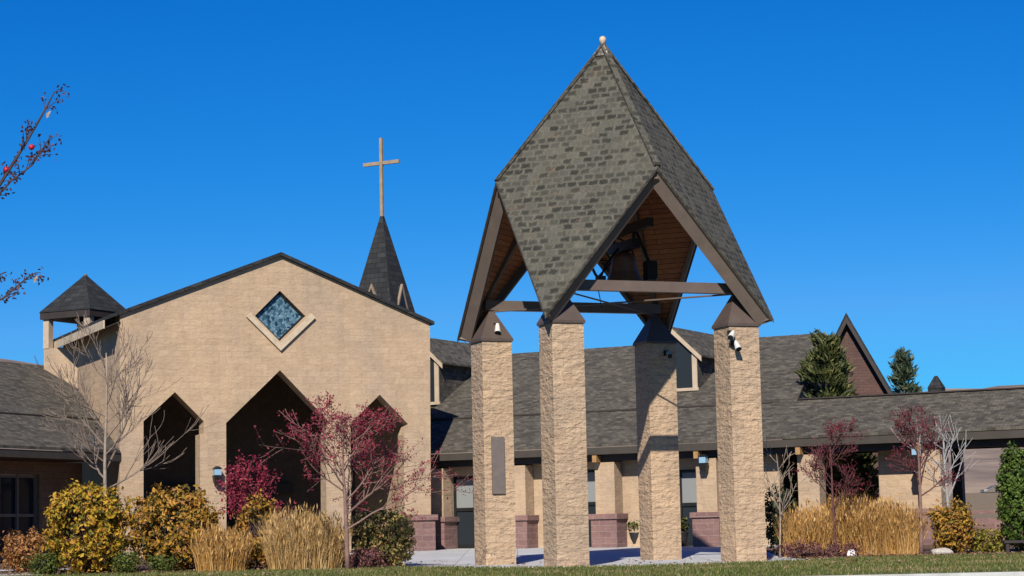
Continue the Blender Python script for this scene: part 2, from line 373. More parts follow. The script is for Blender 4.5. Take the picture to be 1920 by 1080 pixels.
for i, j in ((-1,-1), (1,-1), (1,1), (-1,1)):
    ap = L(0,0,ZA); ga = L(B*i,0,ZG); tp = L(B*i,B*j,ZT); gc = L(0,B*j,ZG)
    n = (ga-ap).cross(gc-ap).normalized(); n = n if n.z > 0 else -n
    rf.prism([ap, ga, tp, gc], V((0,0,-TK)))
    # plank ceiling facet, inset from the edges
    sh = V((0,0,-TK-.015)); s_ = .95
    sf.prism([L(0,0,ZA-.2)+sh, L(B*s_*i,0,ZG-.05)+sh, L(B*s_*i,B*s_*j,ZT+.02)+sh, L(0,B*s_*j,ZG-.05)+sh], V((0,0,-.03)))
roof = rf.build('roof', SHINGLE, pav); sf.build('ceiling', PLANK, pav)
# ridge caps along hips
for i, j in ((-1,0), (0,-1), (1,0), (0,1)):
    mb = MB(); mb.bar(L(0,0,ZA+.01), L(B*i*1.0,B*j*1.0,ZG+.01), .16, .05); mb.build('ridge_cap', SHINGLE, roof)
# rake boards: one along each free edge of a facet, square to the facet, mitred at the gable peak
FW = .40
for i, j in ((-1,-1), (1,-1), (1,1), (-1,1)):
    al = (ZA-ZG)/B; nl = V((i*al, j*al, 1)).normalized(); ctr = V((i*B*.5, j*B*.5, 0))
    for gx, gy in ((i*B, 0), (0, j*B)):
        g_, t_ = V((gx, gy, ZG)), V((i*B, j*B, ZT)); e_ = (t_-g_).normalized()
        o_ = nl.cross(e_); o_ = o_ if o_.xy.dot(V((gx+i*B, gy+j*B, 0)).xy*.5-ctr.xy) > 0 else -o_     # in the facet, out of its free edge
        g1, t1 = g_-nl*TK*.9, t_-nl*TK*.9; g2, t2 = g_-nl*FW, t_-nl*FW
        ax = 0 if gx == 0 else 1
        def mit(p):  # run along the edge until the gable's middle plane
            return p+e_*(-p[ax]/e_[ax])
        T = lambda p: L(p.x, p.y, p.z)
        io = EX*o_.x+EY*o_.y+Z*o_.z
        mb = MB(); mb.prism([T(mit(g1)), T(t1), T(t2-e_*.10), T(mit(g2))], -io*.09); mb.build('rake_board', RAKE, pav)
        d1, d0 = -nl*.02, -nl*(TK*.9-.004)
        mb = MB(); mb.prism([T(mit(g_+d1)), T(t_+d1), T(t_+d0), T(mit(g_+d0))], io*.03); mb.build('drip_edge', DKBROWN, pav)
# inner hip rafters
for i, j in ((-1,0), (0,-1), (1,0), (0,1)):
    mb = MB(); mb.bar(L(.05*i,.05*j,ZA-.55), L(B*i*.95,B*j*.95,ZG-.38), .12, .26); mb.build('rafter', BROWN, pav)
for i, j in ((-1,-1), (1,-1), (1,1), (-1,1)):
    mb = MB(); mb.bar(L(.15*i,.15*j,ZA-.95), L(B*i*.9,B*j*.9,lerp(ZA, ZT, .9)-.30), .12, .24); mb.build('rafter', BROWN, pav)
BZ = 5.74
for j in (-1, 1):
    mb = MB(); mb.box(L(0, A*j, BZ), A+.16, .10, .125, EX, EY); mb.build('tie_beam', BROWN, pav)
mb = MB(); mb.tube([L(-A, -A, BZ-.12), L(A, A, BZ-.16)], .022); mb.build('brace_rod', BROWN, pav)
mb = MB(); mb.tube([L(-A, A, BZ-.16), L(A, -A, BZ-.12)], .022); mb.build('brace_rod', BROWN, pav)
mb = MB(); mb.bar(L(.42, -1.6, 7.42), L(.42, 1.7, 7.42), .16, .22); mb.build('bell_beam', DKBROWN, pav)
fi = MB(); fi.frustum([L(-.31,0,ZA-.32), L(0,-.31,ZA-.32), L(.31,0,ZA-.32), L(0,.31,ZA-.32)], [L(-.045,0,ZA+.05), L(0,-.045,ZA+.05), L(.045,0,ZA+.05), L(0,.045,ZA+.05)])
def m_flash():
    t = NT('weathered_flashing'); c = t.ramp(t.noise(9, detail=3), [(.46, (.075, .072, .06)), (.56, (.28, .25, .2)), (.68, (.62, .57, .5))]); return t.out(c, .6)
fn = fi.build('finial', m_flash(), pav)
fb = MB(); fb.lathe(L(0,0,ZA+.0), [(.03, .0), (.06, .04), (.085, .09), (.09, .13), (.08, .18), (.04, .215), (.01, .22)], 14); fb.build('finial_ball', m_plain('pale_copper', (.5, .38, .26), .4, .3), fn, True)
# bell
bl = thing('bell', 'dark bronze bell with wheel hanging inside the pavilion roof', 'bell', tuple(L(0,0,7.3)))
BX = .42
b = MB(); b.lathe(L(BX,0,5.98), [(.40, .0), (.54, .0), (.53, .06), (.46, .18), (.38, .36), (.33, .56), (.31, .72), (.27, .82), (.14, .90), (.03, .92)], 24); b.build('body', BRONZE, bl, True)
b = MB(); b.bar(L(BX,-.75,7.02), L(BX,.75,7.02), .2, .24); b.build('yoke', BLACKM, bl)
b = MB(); b.tube([L(BX,0,6.85), L(BX,.05,6.1), L(BX,.05,5.9)], [.025, .03, .07], 8); b.build('clapper', BLACKM, bl)
b = MB(); wy = .68
for k in range(20):
    a0, a1 = 2*math.pi*k/20, 2*math.pi*(k+1)/20
    b.bar(L(BX+.6*math.cos(a0), wy, 6.75+.6*math.sin(a0)), L(BX+.6*math.cos(a1), wy, 6.75+.6*math.sin(a1)), .05, .06, EY)
for k in range(4):
    a0 = math.pi*k/4; b.bar(L(BX+.59*math.cos(a0), wy, 6.75+.59*math.sin(a0)), L(BX-.59*math.cos(a0), wy, 6.75-.59*math.sin(a0)), .04, .04, EY)
b.build('wheel', BLACKM, bl)
b = MB(); b.box(L(BX+.42, -.62, 6.35), .13, .14, .24, EX, EY); b.bar(L(BX+.42, -.62, 6.5), L(BX+.05, -.62, 7.36), .06, .06); b.build('striker_motor', BLACKM, bl)
b = MB(); b.box(L(BX-.78, -.3, 6.1), .10, .10, .13, EX, EY); b.tube([L(BX-.78,-.3,6.2), L(BX-.6,-.2,6.5), L(BX-.2,-.1,6.95)], .03, 6); b.build('striker_hammer', BLACKM, bl)
for sx in (-.6, .6):
    b = MB(); b.bar(L(BX, sx, 7.02), L(BX, sx, 7.40), .07, .07, EX); b.build('hanger', BLACKM, bl)
b = MB(); b.tube([L(BX-.5, wy, 6.45), L(BX-.5, .3, 5.5)], .012, 5); b.build('rope', BLACKM, bl)

# narrow panel on the left pillar
pn = MB(); x0 = -A-HW+.8*.24; x1 = -A-HW+.8*.66; yf = A-HW
pn.prism([L(x0, yf-.004, .98), L(x1, yf-.004, .98), L(x1, yf-.004, 2.40), L(x0, yf-.004, 2.40)], -EY*.05)
single('wall_panel', pn, GREYP, 'tall narrow grey panel fixed to the leftmost pavilion pillar', 'panel')
# floodlights
def flood(p, d, label):
    p = V(p); t = thing('floodlight', label, 'lamp', tuple(p), 'floodlights on the pavilion pillars')
    d = V(d).normalized(); out = p
    m = MB(); m.box(p, .07, .03, .07, EX, EY); m.build('bracket', BLACKM, t)
    m = MB(); q = p-EY*.12; m.tube([p, q], .025); m.tube([q-d*.05, q+d*.04, q+d*.2], [.04, .06, .08], 10); m.build('housing', WHITE, t, False)
    m = MB(); m.tube([q+d*.201, q+d*.212], .072, 10); m.build('lens', GLASS, t)
    return t
flood(L(A-HW+.02, A*-1-HW-.03, 4.62), V((-.3, -.6, -.55)), 'white floodlight high on the rightmost pavilion pillar')
flood(L(A-HW+.10, A*-1-HW-.03, 4.38), V((.2, -.5, -.7)), 'lower white floodlight with its shadow on the rightmost pillar')
flood(L(A+.12, A-HW-.03, 4.55), V((.1, -.7, -.4)), 'white floodlight on the shaded top of the rear right pillar')
flood(L(-A+.05, A-HW*.55, 5.2), V((0, -.4, -.8)), 'small white floodlight on the cap of the leftmost pillar')

# ------------------------------------------------------------------ church hall with gabled front
BS = 1.13; TF = .42; FX = V((math.cos(TF), math.sin(TF), 0)); FN = V((-math.sin(TF), math.cos(TF), 0)); F0 = at(806, 1000, 62.0*BS)
F0.z = 0
def fp(px, py, n=0.0):
    p = hit(px, py, F0, FN); return p+FN*n
def fs(px, py=900):
    p = fp(px, py); return (p-F0).dot(FX)
def FP(s, n, z): return F0+FX*s+FN*n+Z*z
hall = thing('church_hall', 'tan block church hall with broad gable and three pointed openings', 'church', tuple(FP(-5, 0, -.5)))
def drop(px, z=-1.0):
    p = fp(px, 900); return V((p.x, p.y, z))
T6 = FN*.55
apex, ea_l, ea_r = fp(525, 480), fp(225, 590), fp(806, 607)
dtop, dl, dr, db = fp(525, 545), fp(478, 592), fp(573, 593), fp(525, 640)
wl = MB()
wl.prism([apex, ea_l, drop(224), drop(269), fp(269, 790), fp(328, 735), fp(382, 790), fp(382, 813), fp(375, 815), drop(375), drop(424), fp(424, 793), fp(525, 694), db, dl, dtop], T6)
wl.prism([apex, dtop, dr, db, fp(525, 694), fp(619, 793), fp(611, 815), drop(611), drop(657), fp(657, 794), fp(712, 740), fp(765, 795), fp(757, 815), drop(757), drop(806), ea_r], T6)
wall = wl.build('wall', BLOCK, hall)
for pts in ([fp(477, 597), fp(525, 645), fp(525, 658), fp(461, 594), fp(469, 587)], [fp(574, 598), fp(582, 588), fp(590, 596), fp(525, 658.), fp(525, 645)]):
    m = MB(); m.prism([p-FN*.10 for p in pts], FN*.3); m.build('window_surround', CREAM, hall)
wf = MB()
q0 = [dtop, dr, db, dl]; ce = (dtop+dr+db+dl)/4
for a, b_ in zip(q0, q0[1:]+q0[:1]):
    wf.prism([a+FN*.12, b_+FN*.12, lerp(b_, ce, .11)+FN*.12, lerp(a, ce, .11)+FN*.12], FN*.1)
wfo = wf.build('window_frame', BLACKM, hall)
def m_stained():
    t = NT('leaded_glass'); tc = t.n('TexCoord'); v = t.n('TexVoronoi'); v.inputs['Scale'].default_value = 10; t.l(tc.outputs['UV'], v.inputs[0])
    c = t.ramp(v.outputs['Color'], [(.2, (.010, .03, .06)), (.4, (.04, .10, .14)), (.6, (.14, .23, .28)), (.85, (.08, .17, .23))])
    e = t.n('TexVoronoi', feature='DISTANCE_TO_EDGE'); e.inputs['Scale'].default_value = 10; t.l(tc.outputs['UV'], e.inputs[0])
    c = t.mix(c, (.02, .03, .04), t.ramp(e.outputs[0], [(.02, (1, 1, 1)), (.05, (0, 0, 0))])); t.b.inputs['Specular IOR Level'].default_value = .5
    return t.out(c, .25, t.bump(v.outputs['Distance'], .3, .02))
m = MB(); m.prism([lerp(p, ce, .08)+FN*.16 for p in q0], FN*.03); m.build('pane', m_stained(), wfo)
# porch interior
sL, sR = fs(224), fs(806)
PD = 6.5
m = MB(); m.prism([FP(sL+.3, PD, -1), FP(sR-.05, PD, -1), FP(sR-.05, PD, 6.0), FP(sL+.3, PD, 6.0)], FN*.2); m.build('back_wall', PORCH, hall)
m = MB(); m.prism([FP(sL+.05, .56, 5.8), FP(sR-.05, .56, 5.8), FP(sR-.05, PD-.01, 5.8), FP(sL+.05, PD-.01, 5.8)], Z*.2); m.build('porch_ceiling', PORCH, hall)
for s_, zt_ in ((sL+.004, ea_l.z-.02), (sR-.304, ea_r.z-.02)):
    m = MB(); m.prism([FP(s_, .56, -1), FP(s_+.3, .56, -1), FP(s_+.3, 8.4, -1), FP(s_, 8.4, -1)], Z*(zt_+1)); m.build('side_wall', BLOCK, hall)
m = MB(); sC = (fs(424)+fs(611))/2
m.prism([FP(sC-2.3, PD-.02, 1.55), FP(sC+2.6, PD-.02, 1.55), FP(sC+2.6, PD-.02, 1.9), FP(sC-2.3, PD-.02, 1.9)], -FN*.25); m.build('lintel', DKBROWN, hall)
dm = MB(); dm.prism([FP(sC-.1, PD-.02, -.5), FP(sC+2.0, PD-.02, -.5), FP(sC+2.0, PD-.02, 1.54), FP(sC-.1, PD-.02, 1.54)], -FN*.06); dd = dm.build('entrance_door', BLACKM, hall)
for a0 in (0, 1.05):
    m = MB(); m.prism([FP(sC+a0, PD-.09, -.3), FP(sC+a0+.85, PD-.09, -.3), FP(sC+a0+.85, PD-.09, 1.4), FP(sC+a0, PD-.09, 1.4)], -FN*.02); m.build('pane', GLASS, dd)
sl_ = fs(325)
for a0 in (-.9, .5):
    m = MB(); m.prism([FP(sl_+a0, PD-.02, -.3), FP(sl_+a0+1.3, PD-.02, -.3), FP(sl_+a0+1.3, PD-.02, 1.7), FP(sl_+a0, PD-.02, 1.7)], -FN*.05); pw = m.build('porch_window', BLACKM, hall)
    m = MB(); m.prism([FP(sl_+a0+.08, PD-.08, -.2), FP(sl_+a0+1.22, PD-.08, -.2), FP(sl_+a0+1.22, PD-.08, 1.62), FP(sl_+a0+.08, PD-.08, 1.62)], -FN*.02); m.build('pane', m_glass('blue_glass', (.05, .075, .09), .15), pw)
# roof: two slopes running back, thin dark edge
RB = 8.6
m = MB(); rt = V((0,0,.11))
for e_, nm in ((ea_l, -1), (ea_r, 1)):
    o_ = (e_-apex).normalized()*.12
    m.prism([apex-FN*.14+Z*.004, e_+o_-FN*.14+Z*.004, e_+o_+FN*RB+Z*.004, apex+FN*RB+Z*.004], rt)
m.build('roof', DARKROOF, hall)
# cream fascia and soffit of the left eave, which overhangs the side wall
ov = (ea_l-apex).normalized()*.55; e0 = ea_l+ov
m = MB(); m.prism([ea_l+Z*.005-FN*.14+ov*.1, e0+Z*.005-FN*.14, e0+Z*.005+FN*RB, ea_l+ov*.1+Z*.005+FN*RB], Z*.11); m.build('eave_roof', DARKROOF, hall)
m = MB(); m.prism([e0-FN*.12-Z*.002, e0+FN*RB-Z*.002, e0+FN*RB-Z*.26, e0-FN*.12-Z*.26], -FX*.05); m.build('fascia', CREAM, hall)
m = MB(); m.prism([e0-FN*.06+FX*.05-Z*.2, ea_l-FN*.06-Z*.2+ov*.02, ea_l+FN*RB-Z*.2+ov*.02, e0+FN*RB+FX*.05-Z*.2], -Z*.03); m.build('soffit', DKBROWN, hall)
# pedestal of the right pier
pb = fp(783, 1000); m = MB(); m.prism([FP(fs(757)-.02, -.12, -1), FP(sR+.12, -.12, -1), FP(sR+.12, .6, -1), FP(fs(757)-.02, .6, -1)], Z*1.48)
pd = m.build('pedestal', PURPLE, hall)
m = MB(); m.prism([FP(fs(757)-.08, -.18, .484), FP(sR+.2, -.18, .484), FP(sR+.2, .66, .484), FP(fs(757)-.08, .66, .484)], Z*.18); m.build('pedestal_cap', PURPLE, pd)

# ------------------------------------------------------------------ long wing
TW = R(-28); WD = V((math.cos(TW), math.sin(TW), 0)); WN = V((-math.sin(TW), math.cos(TW), 0)); W0 = V((2.47, 60.8, 0))*BS
def W(s, t, z): return W0+(WD*s+WN*t+Z*z)*BS
def ws(px, t, py=900):
    p = hit(px, py, W(0, t, 0), WN); return (p-W0).dot(WD)/BS
def wz(px, py, t): return hit(px, py, W(0, t, 0), WN).z/BS
EZ, MS = 2.50, .5
wing = thing('long_wing', 'long low wing with grey shingle roof, dormers and a colonnade behind the pavilion', 'building', tuple(W(0, 2, -.5)))
SL, SR, SU, SV = -7.2, 17.0, 4.5, 5.25
m = MB(); m.prism([W(SL, 0, EZ), W(SR, 0, EZ), W(SR, 2.25, EZ+MS*2.25), W(SL, 2.25, EZ+MS*2.25)], Z*-.09); m.build('lower_roof', ROOF, wing)
m = MB(); m.prism([W(SU, 2.256, EZ+MS*2.25), W(SR, 2.256, EZ+MS*2.25), W(SR, 4.5, EZ), W(SU, 4.5, EZ)], Z*-.09); m.build('walkway_back_roof', ROOF, wing)
m = MB(); m.prism([W(SL, 2.12, EZ+MS*2.12+.06), W(SV, 2.12, EZ+MS*2.12+.06), W(SU, 6.75, EZ+MS*6.75+.06), W(SL, 6.75, EZ+MS*6.75+.06)], Z*-.07)
m.prism([W(SL, 6.756, EZ+MS*6.75+.06), W(SU, 6.756, EZ+MS*6.75+.06), W(SU, 11.4, EZ+.9), W(SL, 11.4, EZ+.9)], Z*-.07); ur = m.build('upper_roof', ROOF, wing)
m = MB(); m.bar(W(SL, 2.09, EZ+MS*2.09+.035), W(SU, 2.09, EZ+MS*2.09+.035), .03, .05); m.bar(W(SU, 2.25, EZ+MS*2.25+.02), W(SR, 2.25, EZ+MS*2.25+.02), .2, .04); m.build('flashing', DKBROWN, wing)
m = MB(); m.prism([W(SL, .02, EZ-.095), W(SR, .02, EZ-.095), W(SR, .02, EZ-.30), W(SL, .02, EZ-.30)], WN*.05); m.build('fascia', FASC, wing)
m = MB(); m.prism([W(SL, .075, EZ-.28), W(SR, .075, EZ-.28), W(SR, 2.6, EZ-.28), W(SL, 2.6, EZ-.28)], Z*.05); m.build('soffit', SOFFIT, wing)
m = MB(); m.prism([W(SL, .30, EZ-.29), W(SR, .30, EZ-.29), W(SR, .62, EZ-.29), W(SL, .62, EZ-.29)], Z*-.22); m.build('eaves_beam', DKBROWN, wing)
TWL = .85
SWR = ws(1462, TWL)
doors = [(847, 888, 893, 1021), (1090, 1119, 880, 1010), (1270, 1309, 880, 1010)]
segs = []; s0 = SL
for a, b_, c, d in doors: segs.append((s0, ws(a, TWL), ws(b_, TWL), wz((a+b_)/2, c, TWL))); s0 = ws(b_, TWL)
m = MB(); poly = [W(SL, TWL, -1)]
for a, x0_, x1_, zt in segs: poly += [W(x0_, TWL, -1), W(x0_, TWL, zt), W(x1_, TWL, zt), W(x1_, TWL, -1)]
poly += [W(SWR, TWL, -1), W(SWR, TWL, EZ-.29), W(SL, TWL, EZ-.29)]
m.prism(poly, WN*.3); m.build('wall', BLOCK, wing)
for (a, x0_, x1_, zt), nm in zip(segs, ('door', 'window', 'window')):
    z0 = gz(*W(x0_, TWL, 0).xy)/BS; m = MB()
    for u0, u1, v0, v1 in ((x0_, x0_+.08, z0, zt), (x1_-.08, x1_, z0, zt), (x0_+.08, x1_-.08, zt-.09, zt), (x0_+.08, x1_-.08, zt-1.05, zt-.95), (x0_+.08, x1_-.08, z0, z0+.12)):
        m.prism([W(u0, TWL+.10, v0), W(u1, TWL+.10, v0), W(u1, TWL+.10, v1), W(u0, TWL+.10, v1)], WN*.08)
    dw = m.build(nm, BLACKM, wing)
    m = MB(); m.prism([W(x0_+.08, TWL+.14, zt-.95), W(x1_-.08, TWL+.14, zt-.95), W(x1_-.08, TWL+.14, zt-.09), W(x0_+.08, TWL+.14, zt-.09)], WN*.03); m.build('blind', BLIND, dw)
    m = MB(); m.prism([W(x0_+.08, TWL+.14, z0+.12), W(x1_-.08, TWL+.14, z0+.12), W(x1_-.08, TWL+.14, zt-1.05), W(x0_+.08, TWL+.14, zt-1.05)], WN*.03); m.build('pane', GLASS, dw)
# second-storey and end walls keep the roof carried
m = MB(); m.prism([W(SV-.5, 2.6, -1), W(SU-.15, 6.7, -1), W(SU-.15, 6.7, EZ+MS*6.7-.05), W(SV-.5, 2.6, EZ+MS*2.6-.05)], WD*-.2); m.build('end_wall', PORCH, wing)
cols = [ws(822, .55), ws(975, .55), ws(1141, .55), ws(1331, .55), ws(1522, .55), ws(1748, .55), ws(2010, .55)]
for s_ in cols:
    b0 = W(s_, .55, 0); z0 = (gz(b0.x, b0.y)-.1)/BS
    m = MB(); m.box(W(s_, .55, (z0+EZ-.52)/2+.45), .35, .29, ((EZ-.52-z0)/2-.45)*BS, WD, WN); c_ = m.build('column', BLOCK, wing)
    m = MB(); m.box(W(s_, .55, z0+.45), .46, .45, .45*BS, WD, WN); m.build('pedestal', PURPLE, c_)
    m = MB(); m.box(W(s_, .55, z0+.98), .52, .51, .075*BS, WD, WN); m.build('pedestal_cap', PURPLE, c_)
    m = MB(); m.bar(W(s_-.18, .0, EZ-.42), W(s_-.18, .8, EZ-.42), .15, .22); m.build('beam_end', m_plain('golden_wood', (.33, .19, .075), .6, .3) if s_ == cols[0] else bpy.data.materials['golden_wood'], c_)
# back walls of the open walkway
for a, b_ in ((1648, 1742),):
    m = MB(); u0, u1 = ws(a, 1.1), ws(b_, 1.1)
    m.prism([W(u0, 1.1, -1), W(u1, 1.1, -1), W(u1, 1.1, EZ-.29), W(u0, 1.1, EZ-.29)], WN*.3); m.build('wall', BLOCK, wing)
for a in (1600, 1797):
    m = MB(); u0 = ws(a, 4.2); m.box(W(u0, 4.2, .75), .16, .16, 1.85, WD, WN); m.build('post', DKBROWN, wing)
m = MB(); m.prism([W(SU, 4.05, EZ-.08), W(SR, 4.05, EZ-.08), W(SR, 4.05, EZ-.4), W(SU, 4.05, EZ-.4)], WN*.2); m.build('back_beam', DKBROWN, wing)
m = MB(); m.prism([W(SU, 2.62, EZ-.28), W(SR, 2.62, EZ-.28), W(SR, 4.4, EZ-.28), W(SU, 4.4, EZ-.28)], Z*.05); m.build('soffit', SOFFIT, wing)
# dormers
def dormer(pxpeak, pypeak, hw, td):
    p = hit(pxpeak, pypeak, W(0, td, 0), WN); s_ = (p-W0).dot(WD)/BS; zp = p.z/BS; sl = .95; ze = zp-hw*sl
    zr = EZ+MS*td+.06
    m = MB(); m.prism([W(s_-hw+.08, td, zr-.1), W(s_+hw-.08, td, zr-.1), W(s_+hw-.08, td, ze+.08), W(s_, td, zp-.05), W(s_-hw+.08, td, ze+.08)], WN*3.0); d = m.build('dormer', ROOF, wing)
    m = MB(); ov = .12
    for q in (-1, 1):
        m.prism([W(s_, td-ov, zp), W(s_+q*(hw+.12), td-ov, ze-.12*sl), W(s_+q*(hw+.12), td+3.6, ze-.12*sl), W(s_, td+3.6, zp)], Z*.07)
    m.build('dormer_roof', ROOF, d)
    m = MB()
    for q in (-1, 1):
        m.prism([W(s_, td-ov-.004, zp-.004), W(s_+q*(hw+.1), td-ov-.004, ze-.1*sl-.004), W(s_+q*(hw+.1), td-ov-.004, ze-.1*sl-.16), W(s_, td-ov-.004, zp-.17)], WN*.04)
        m.prism([W(s_+q*(hw-.24), td-.045, zr+.08), W(s_+q*(hw-.08), td-.045, zr+.08), W(s_+q*(hw-.08), td-.045, ze), W(s_+q*(hw-.24), td-.045, ze+.1)], WN*.04)
    m.prism([W(s_-hw+.04, td-.08, zr), W(s_+hw-.04, td-.08, zr), W(s_+hw-.04, td-.08, zr+.09), W(s_-hw+.04, td-.08, zr+.09)], WN*.07)
    m.build('trim', TRIM, d)
    m = MB(); m.prism([W(s_-hw+.24, td-.02, zr+.09), W(s_+hw-.24, td-.02, zr+.09), W(s_+hw-.24, td-.02, ze+.12), W(s_, td-.02, zp-.25), W(s_-hw+.24, td-.02, ze+.12)], WN*.015); m.build('pane', GLASS, d)
    m = MB(); m.box(W(s_, td-.035, (zr+zp)/2-.1), .03, .012, (zp-zr)/2-.2, WD, WN); m.build('mullion', GREYP, d)
dormer(1263, 617, .82, 3.1); dormer(785, 634, .82, 3.1)
# small ridge gable left of the pavilion
m = MB(); p = at(846, 639, 80); m.prism([p, p+V((.75, 0, -.62)), p+V((.75, 0, -1.6)), p+V((-.75, 0, -1.6)), p+V((-.75, 0, -.62))], V((.6, 3, 0)))
m.build('ridge_gable', ROOF, wing)

# ------------------------------------------------------------------ left wing
TLW = R(65); LW = V((math.cos(TLW), math.sin(TLW), 0)); LN = V((-math.sin(TLW), math.cos(TLW), 0)); K0 = at(190, 842, 57.4*BS); K0.z = 0
def K(s, t, z): return K0+(LW*s+LN*t+Z*z)*BS
def ks(px, t): return (hit(px, 900, K(0, t, 0), LN)-K0).dot(LW)/BS
def kz(px, py, t): return hit(px, py, K(0, t, 0), LN).z/BS
lw = thing('left_wing', 'low dark wing with layered shingle roof joining the hall on the left', 'building', tuple(K(-3, 1, -.5)))
S0, S1 = -14, 1.3
def kS(t):   # where the wing meets the side wall of the hall
    return (sL-.01-(K(0, t, 0)-F0).dot(FX))/(LW.dot(FX)*BS)
m = MB(); m.prism([K(S0, 0, EZ), K(kS(0), 0, EZ), K(kS(2.1), 2.1, EZ+1.05), K(S0, 2.1, EZ+1.05)], Z*-.09); m.build('lower_roof', ROOF, lw)
m = MB(); m.prism([K(S0, 1.98, EZ+1.03), K(kS(1.98), 1.98, EZ+1.03), K(kS(5.7), 5.7, EZ+2.89), K(S0, 5.7, EZ+2.89)], Z*-.07)
m.prism([K(S0, 5.706, EZ+2.89), K(kS(5.7), 5.706, EZ+2.89), K(kS(6), 9, EZ+1.2), K(S0, 9, EZ+1.2)], Z*-.07); m.build('upper_roof', ROOF, lw)
m = MB(); m.bar(K(S0, 1.95, EZ+1.0), K(kS(1.95)-.02, 1.95, EZ+1.0), .03, .05); m.build('flashing', DKBROWN, lw)
m = MB(); m.prism([K(S0, .02, EZ-.095), K(S1-.2, .02, EZ-.095), K(S1-.2, .02, EZ-.30), K(S0, .02, EZ-.30)], LN*.05); m.build('fascia', FASC, lw)
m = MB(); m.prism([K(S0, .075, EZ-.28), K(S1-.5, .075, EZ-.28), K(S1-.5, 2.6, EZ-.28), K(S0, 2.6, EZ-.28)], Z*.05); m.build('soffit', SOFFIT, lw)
m = MB(); a0, a1 = ks(-14, 1.6), ks(74, 1.6)
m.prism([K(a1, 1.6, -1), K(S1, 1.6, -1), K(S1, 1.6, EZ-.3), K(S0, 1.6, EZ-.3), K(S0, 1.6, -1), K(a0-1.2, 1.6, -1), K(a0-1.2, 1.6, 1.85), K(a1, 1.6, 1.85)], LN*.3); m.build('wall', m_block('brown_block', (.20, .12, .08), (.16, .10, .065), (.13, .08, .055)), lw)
dz0 = gz(*K(a1, 1.6, 0).xy)/BS
m = MB(); a00 = a0-1.2
n_ = 4
for k in range(n_+1):
    u = lerp(a00+.04, a1-.04, k/n_); m.box(K(u, 1.72, (dz0+1.85)/2), .04, .04, (1.85-dz0)/2*BS, LW, LN)
for z_ in (dz0+.08, .75, 1.80): m.prism([K(a00+.08, 1.70, z_-.04), K(a1-.08, 1.70, z_-.04), K(a1-.08, 1.70, z_+.04), K(a00+.08, 1.70, z_+.04)], LN*.035)
dw = m.build('glazed_door', GREYP, lw)
m = MB(); m.prism([K(a00+.05, 1.78, dz0), K(a1-.05, 1.78, dz0), K(a1-.05, 1.78, 1.82), K(a00+.05, 1.78, 1.82)], LN*.02); m.build('pane', GLASS, dw)

# ------------------------------------------------------------------ turret, steeple, rear gable
def pyr(c, w_, z0, z1, ax, ay, top=.03):
    b_ = [c-ax*w_-ay*w_, c+ax*w_-ay*w_, c+ax*w_+ay*w_, c-ax*w_+ay*w_]; t_ = [c-ax*top-ay*top, c+ax*top-ay*top, c+ax*top+ay*top, c-ax*top+ay*top]
    m = MB(); m.frustum([p+Z*z0 for p in b_], [p+Z*z1 for p in t_]); return m
yT = 72.5; pT = at(160, 600, yT); cT = V((pT.x, pT.y, 0)); zE = at(158, 594, yT).z; zA = at(168, 516, yT).z
tur = thing('roof_turret', 'open corner turret with dark pyramid roof on slim posts at far left', 'turret', tuple(cT+Z*(zE-2.2)))
hw = .99
pyr(cT, hw+.13, zE+.12, zA, WD, WN).build('roof', DARKROOF, tur)
m = MB(); m.box(cT+Z*(zE), hw+.10, hw+.10, .118, WD, WN); m.build('eaves', DKBROWN, tur)
for i in (-1, 1):
    for j in (-1, 1):
        m = MB(); m.box(cT+WD*i*(hw-.1)+WN*j*(hw-.1)+Z*(zE-.62), .12, .12, .50, WD, WN); m.build('post', TRIM, tur)
m = MB(); m.box(cT+Z*(zE-2.27), hw, hw, 1.15, WD, WN); m.build('base', BLOCK, tur)
m = MB(); m.lathe(cT+Z*(zA-.05), [(.06, 0), (.08, .05), (.03, .1)], 8); m.build('finial', GREYP, tur)

yS = 79.0; pS = at(719, 580, yS); cS = V((pS.x, pS.y, 0)); zS0 = at(722, 600, yS).z; zS1 = at(717, 405, yS).z
st = thing('steeple', 'slender dark shingled steeple topped by a plain tan cross', 'steeple', tuple(cS+Z*(zS0-1)))
hw = 1.0
pyr(cS, hw, zS0-.25, zS1, WD, WN, .055).build('spire', DARKROOF, st)
m = MB(); m.box(cS+Z*(zS0-1.9), hw-.1, hw-.1, 1.64, WD, WN); m.build('base', BLOCK, st)
for ax, tx in ((-WN, WD), (WD, -WN)):
    c_ = cS+ax*(hw*.84); zb = zS0+.0; zt = zS0+1.25; h_ = .50
    m = MB(); m.prism([c_-tx*h_+Z*zb, c_+tx*h_+Z*zb, c_+Z*zt], -ax*.6); dmr = m.build('dormer', DARKROOF, st)
    m = MB()
    for q in (-1, 1): m.prism([c_+ax*.03+tx*q*(h_+.05)+Z*(zb), c_+ax*.03+tx*q*(h_-.04)+Z*zb, c_+ax*.03+Z*(zt-.10), c_+ax*.03+Z*(zt+.06)], -ax*.1)
    m.build('trim', bpy.data.materials.get('dull_trim') or m_plain('dull_trim', (.24, .18, .13), .6, .2, 3), dmr)
    m = MB(); m.prism([c_-tx*h_*.7+Z*zb+ax*.01, c_+tx*h_*.7+Z*zb+ax*.01, c_+Z*(zt-.22)+ax*.01], ax*.01); m.build('louvre', BLACKM, dmr)
zc1 = at(717, 259, yS).z; zca = at(717, 306, yS).z
m = MB(); m.box(cS+Z*((zS1+zc1)/2-.05), .057, .057, (zc1-zS1)/2+.05, WD, WN)
m.bar(cS+WD*-.79+Z*zca, cS+WD*-.07+Z*zca, .11, .13); m.bar(cS+WD*.07+Z*zca, cS+WD*.79+Z*zca, .11, .13); m.build('cross', m_plain('weathered_cross', (.28, .21, .14), .6, .2), st)

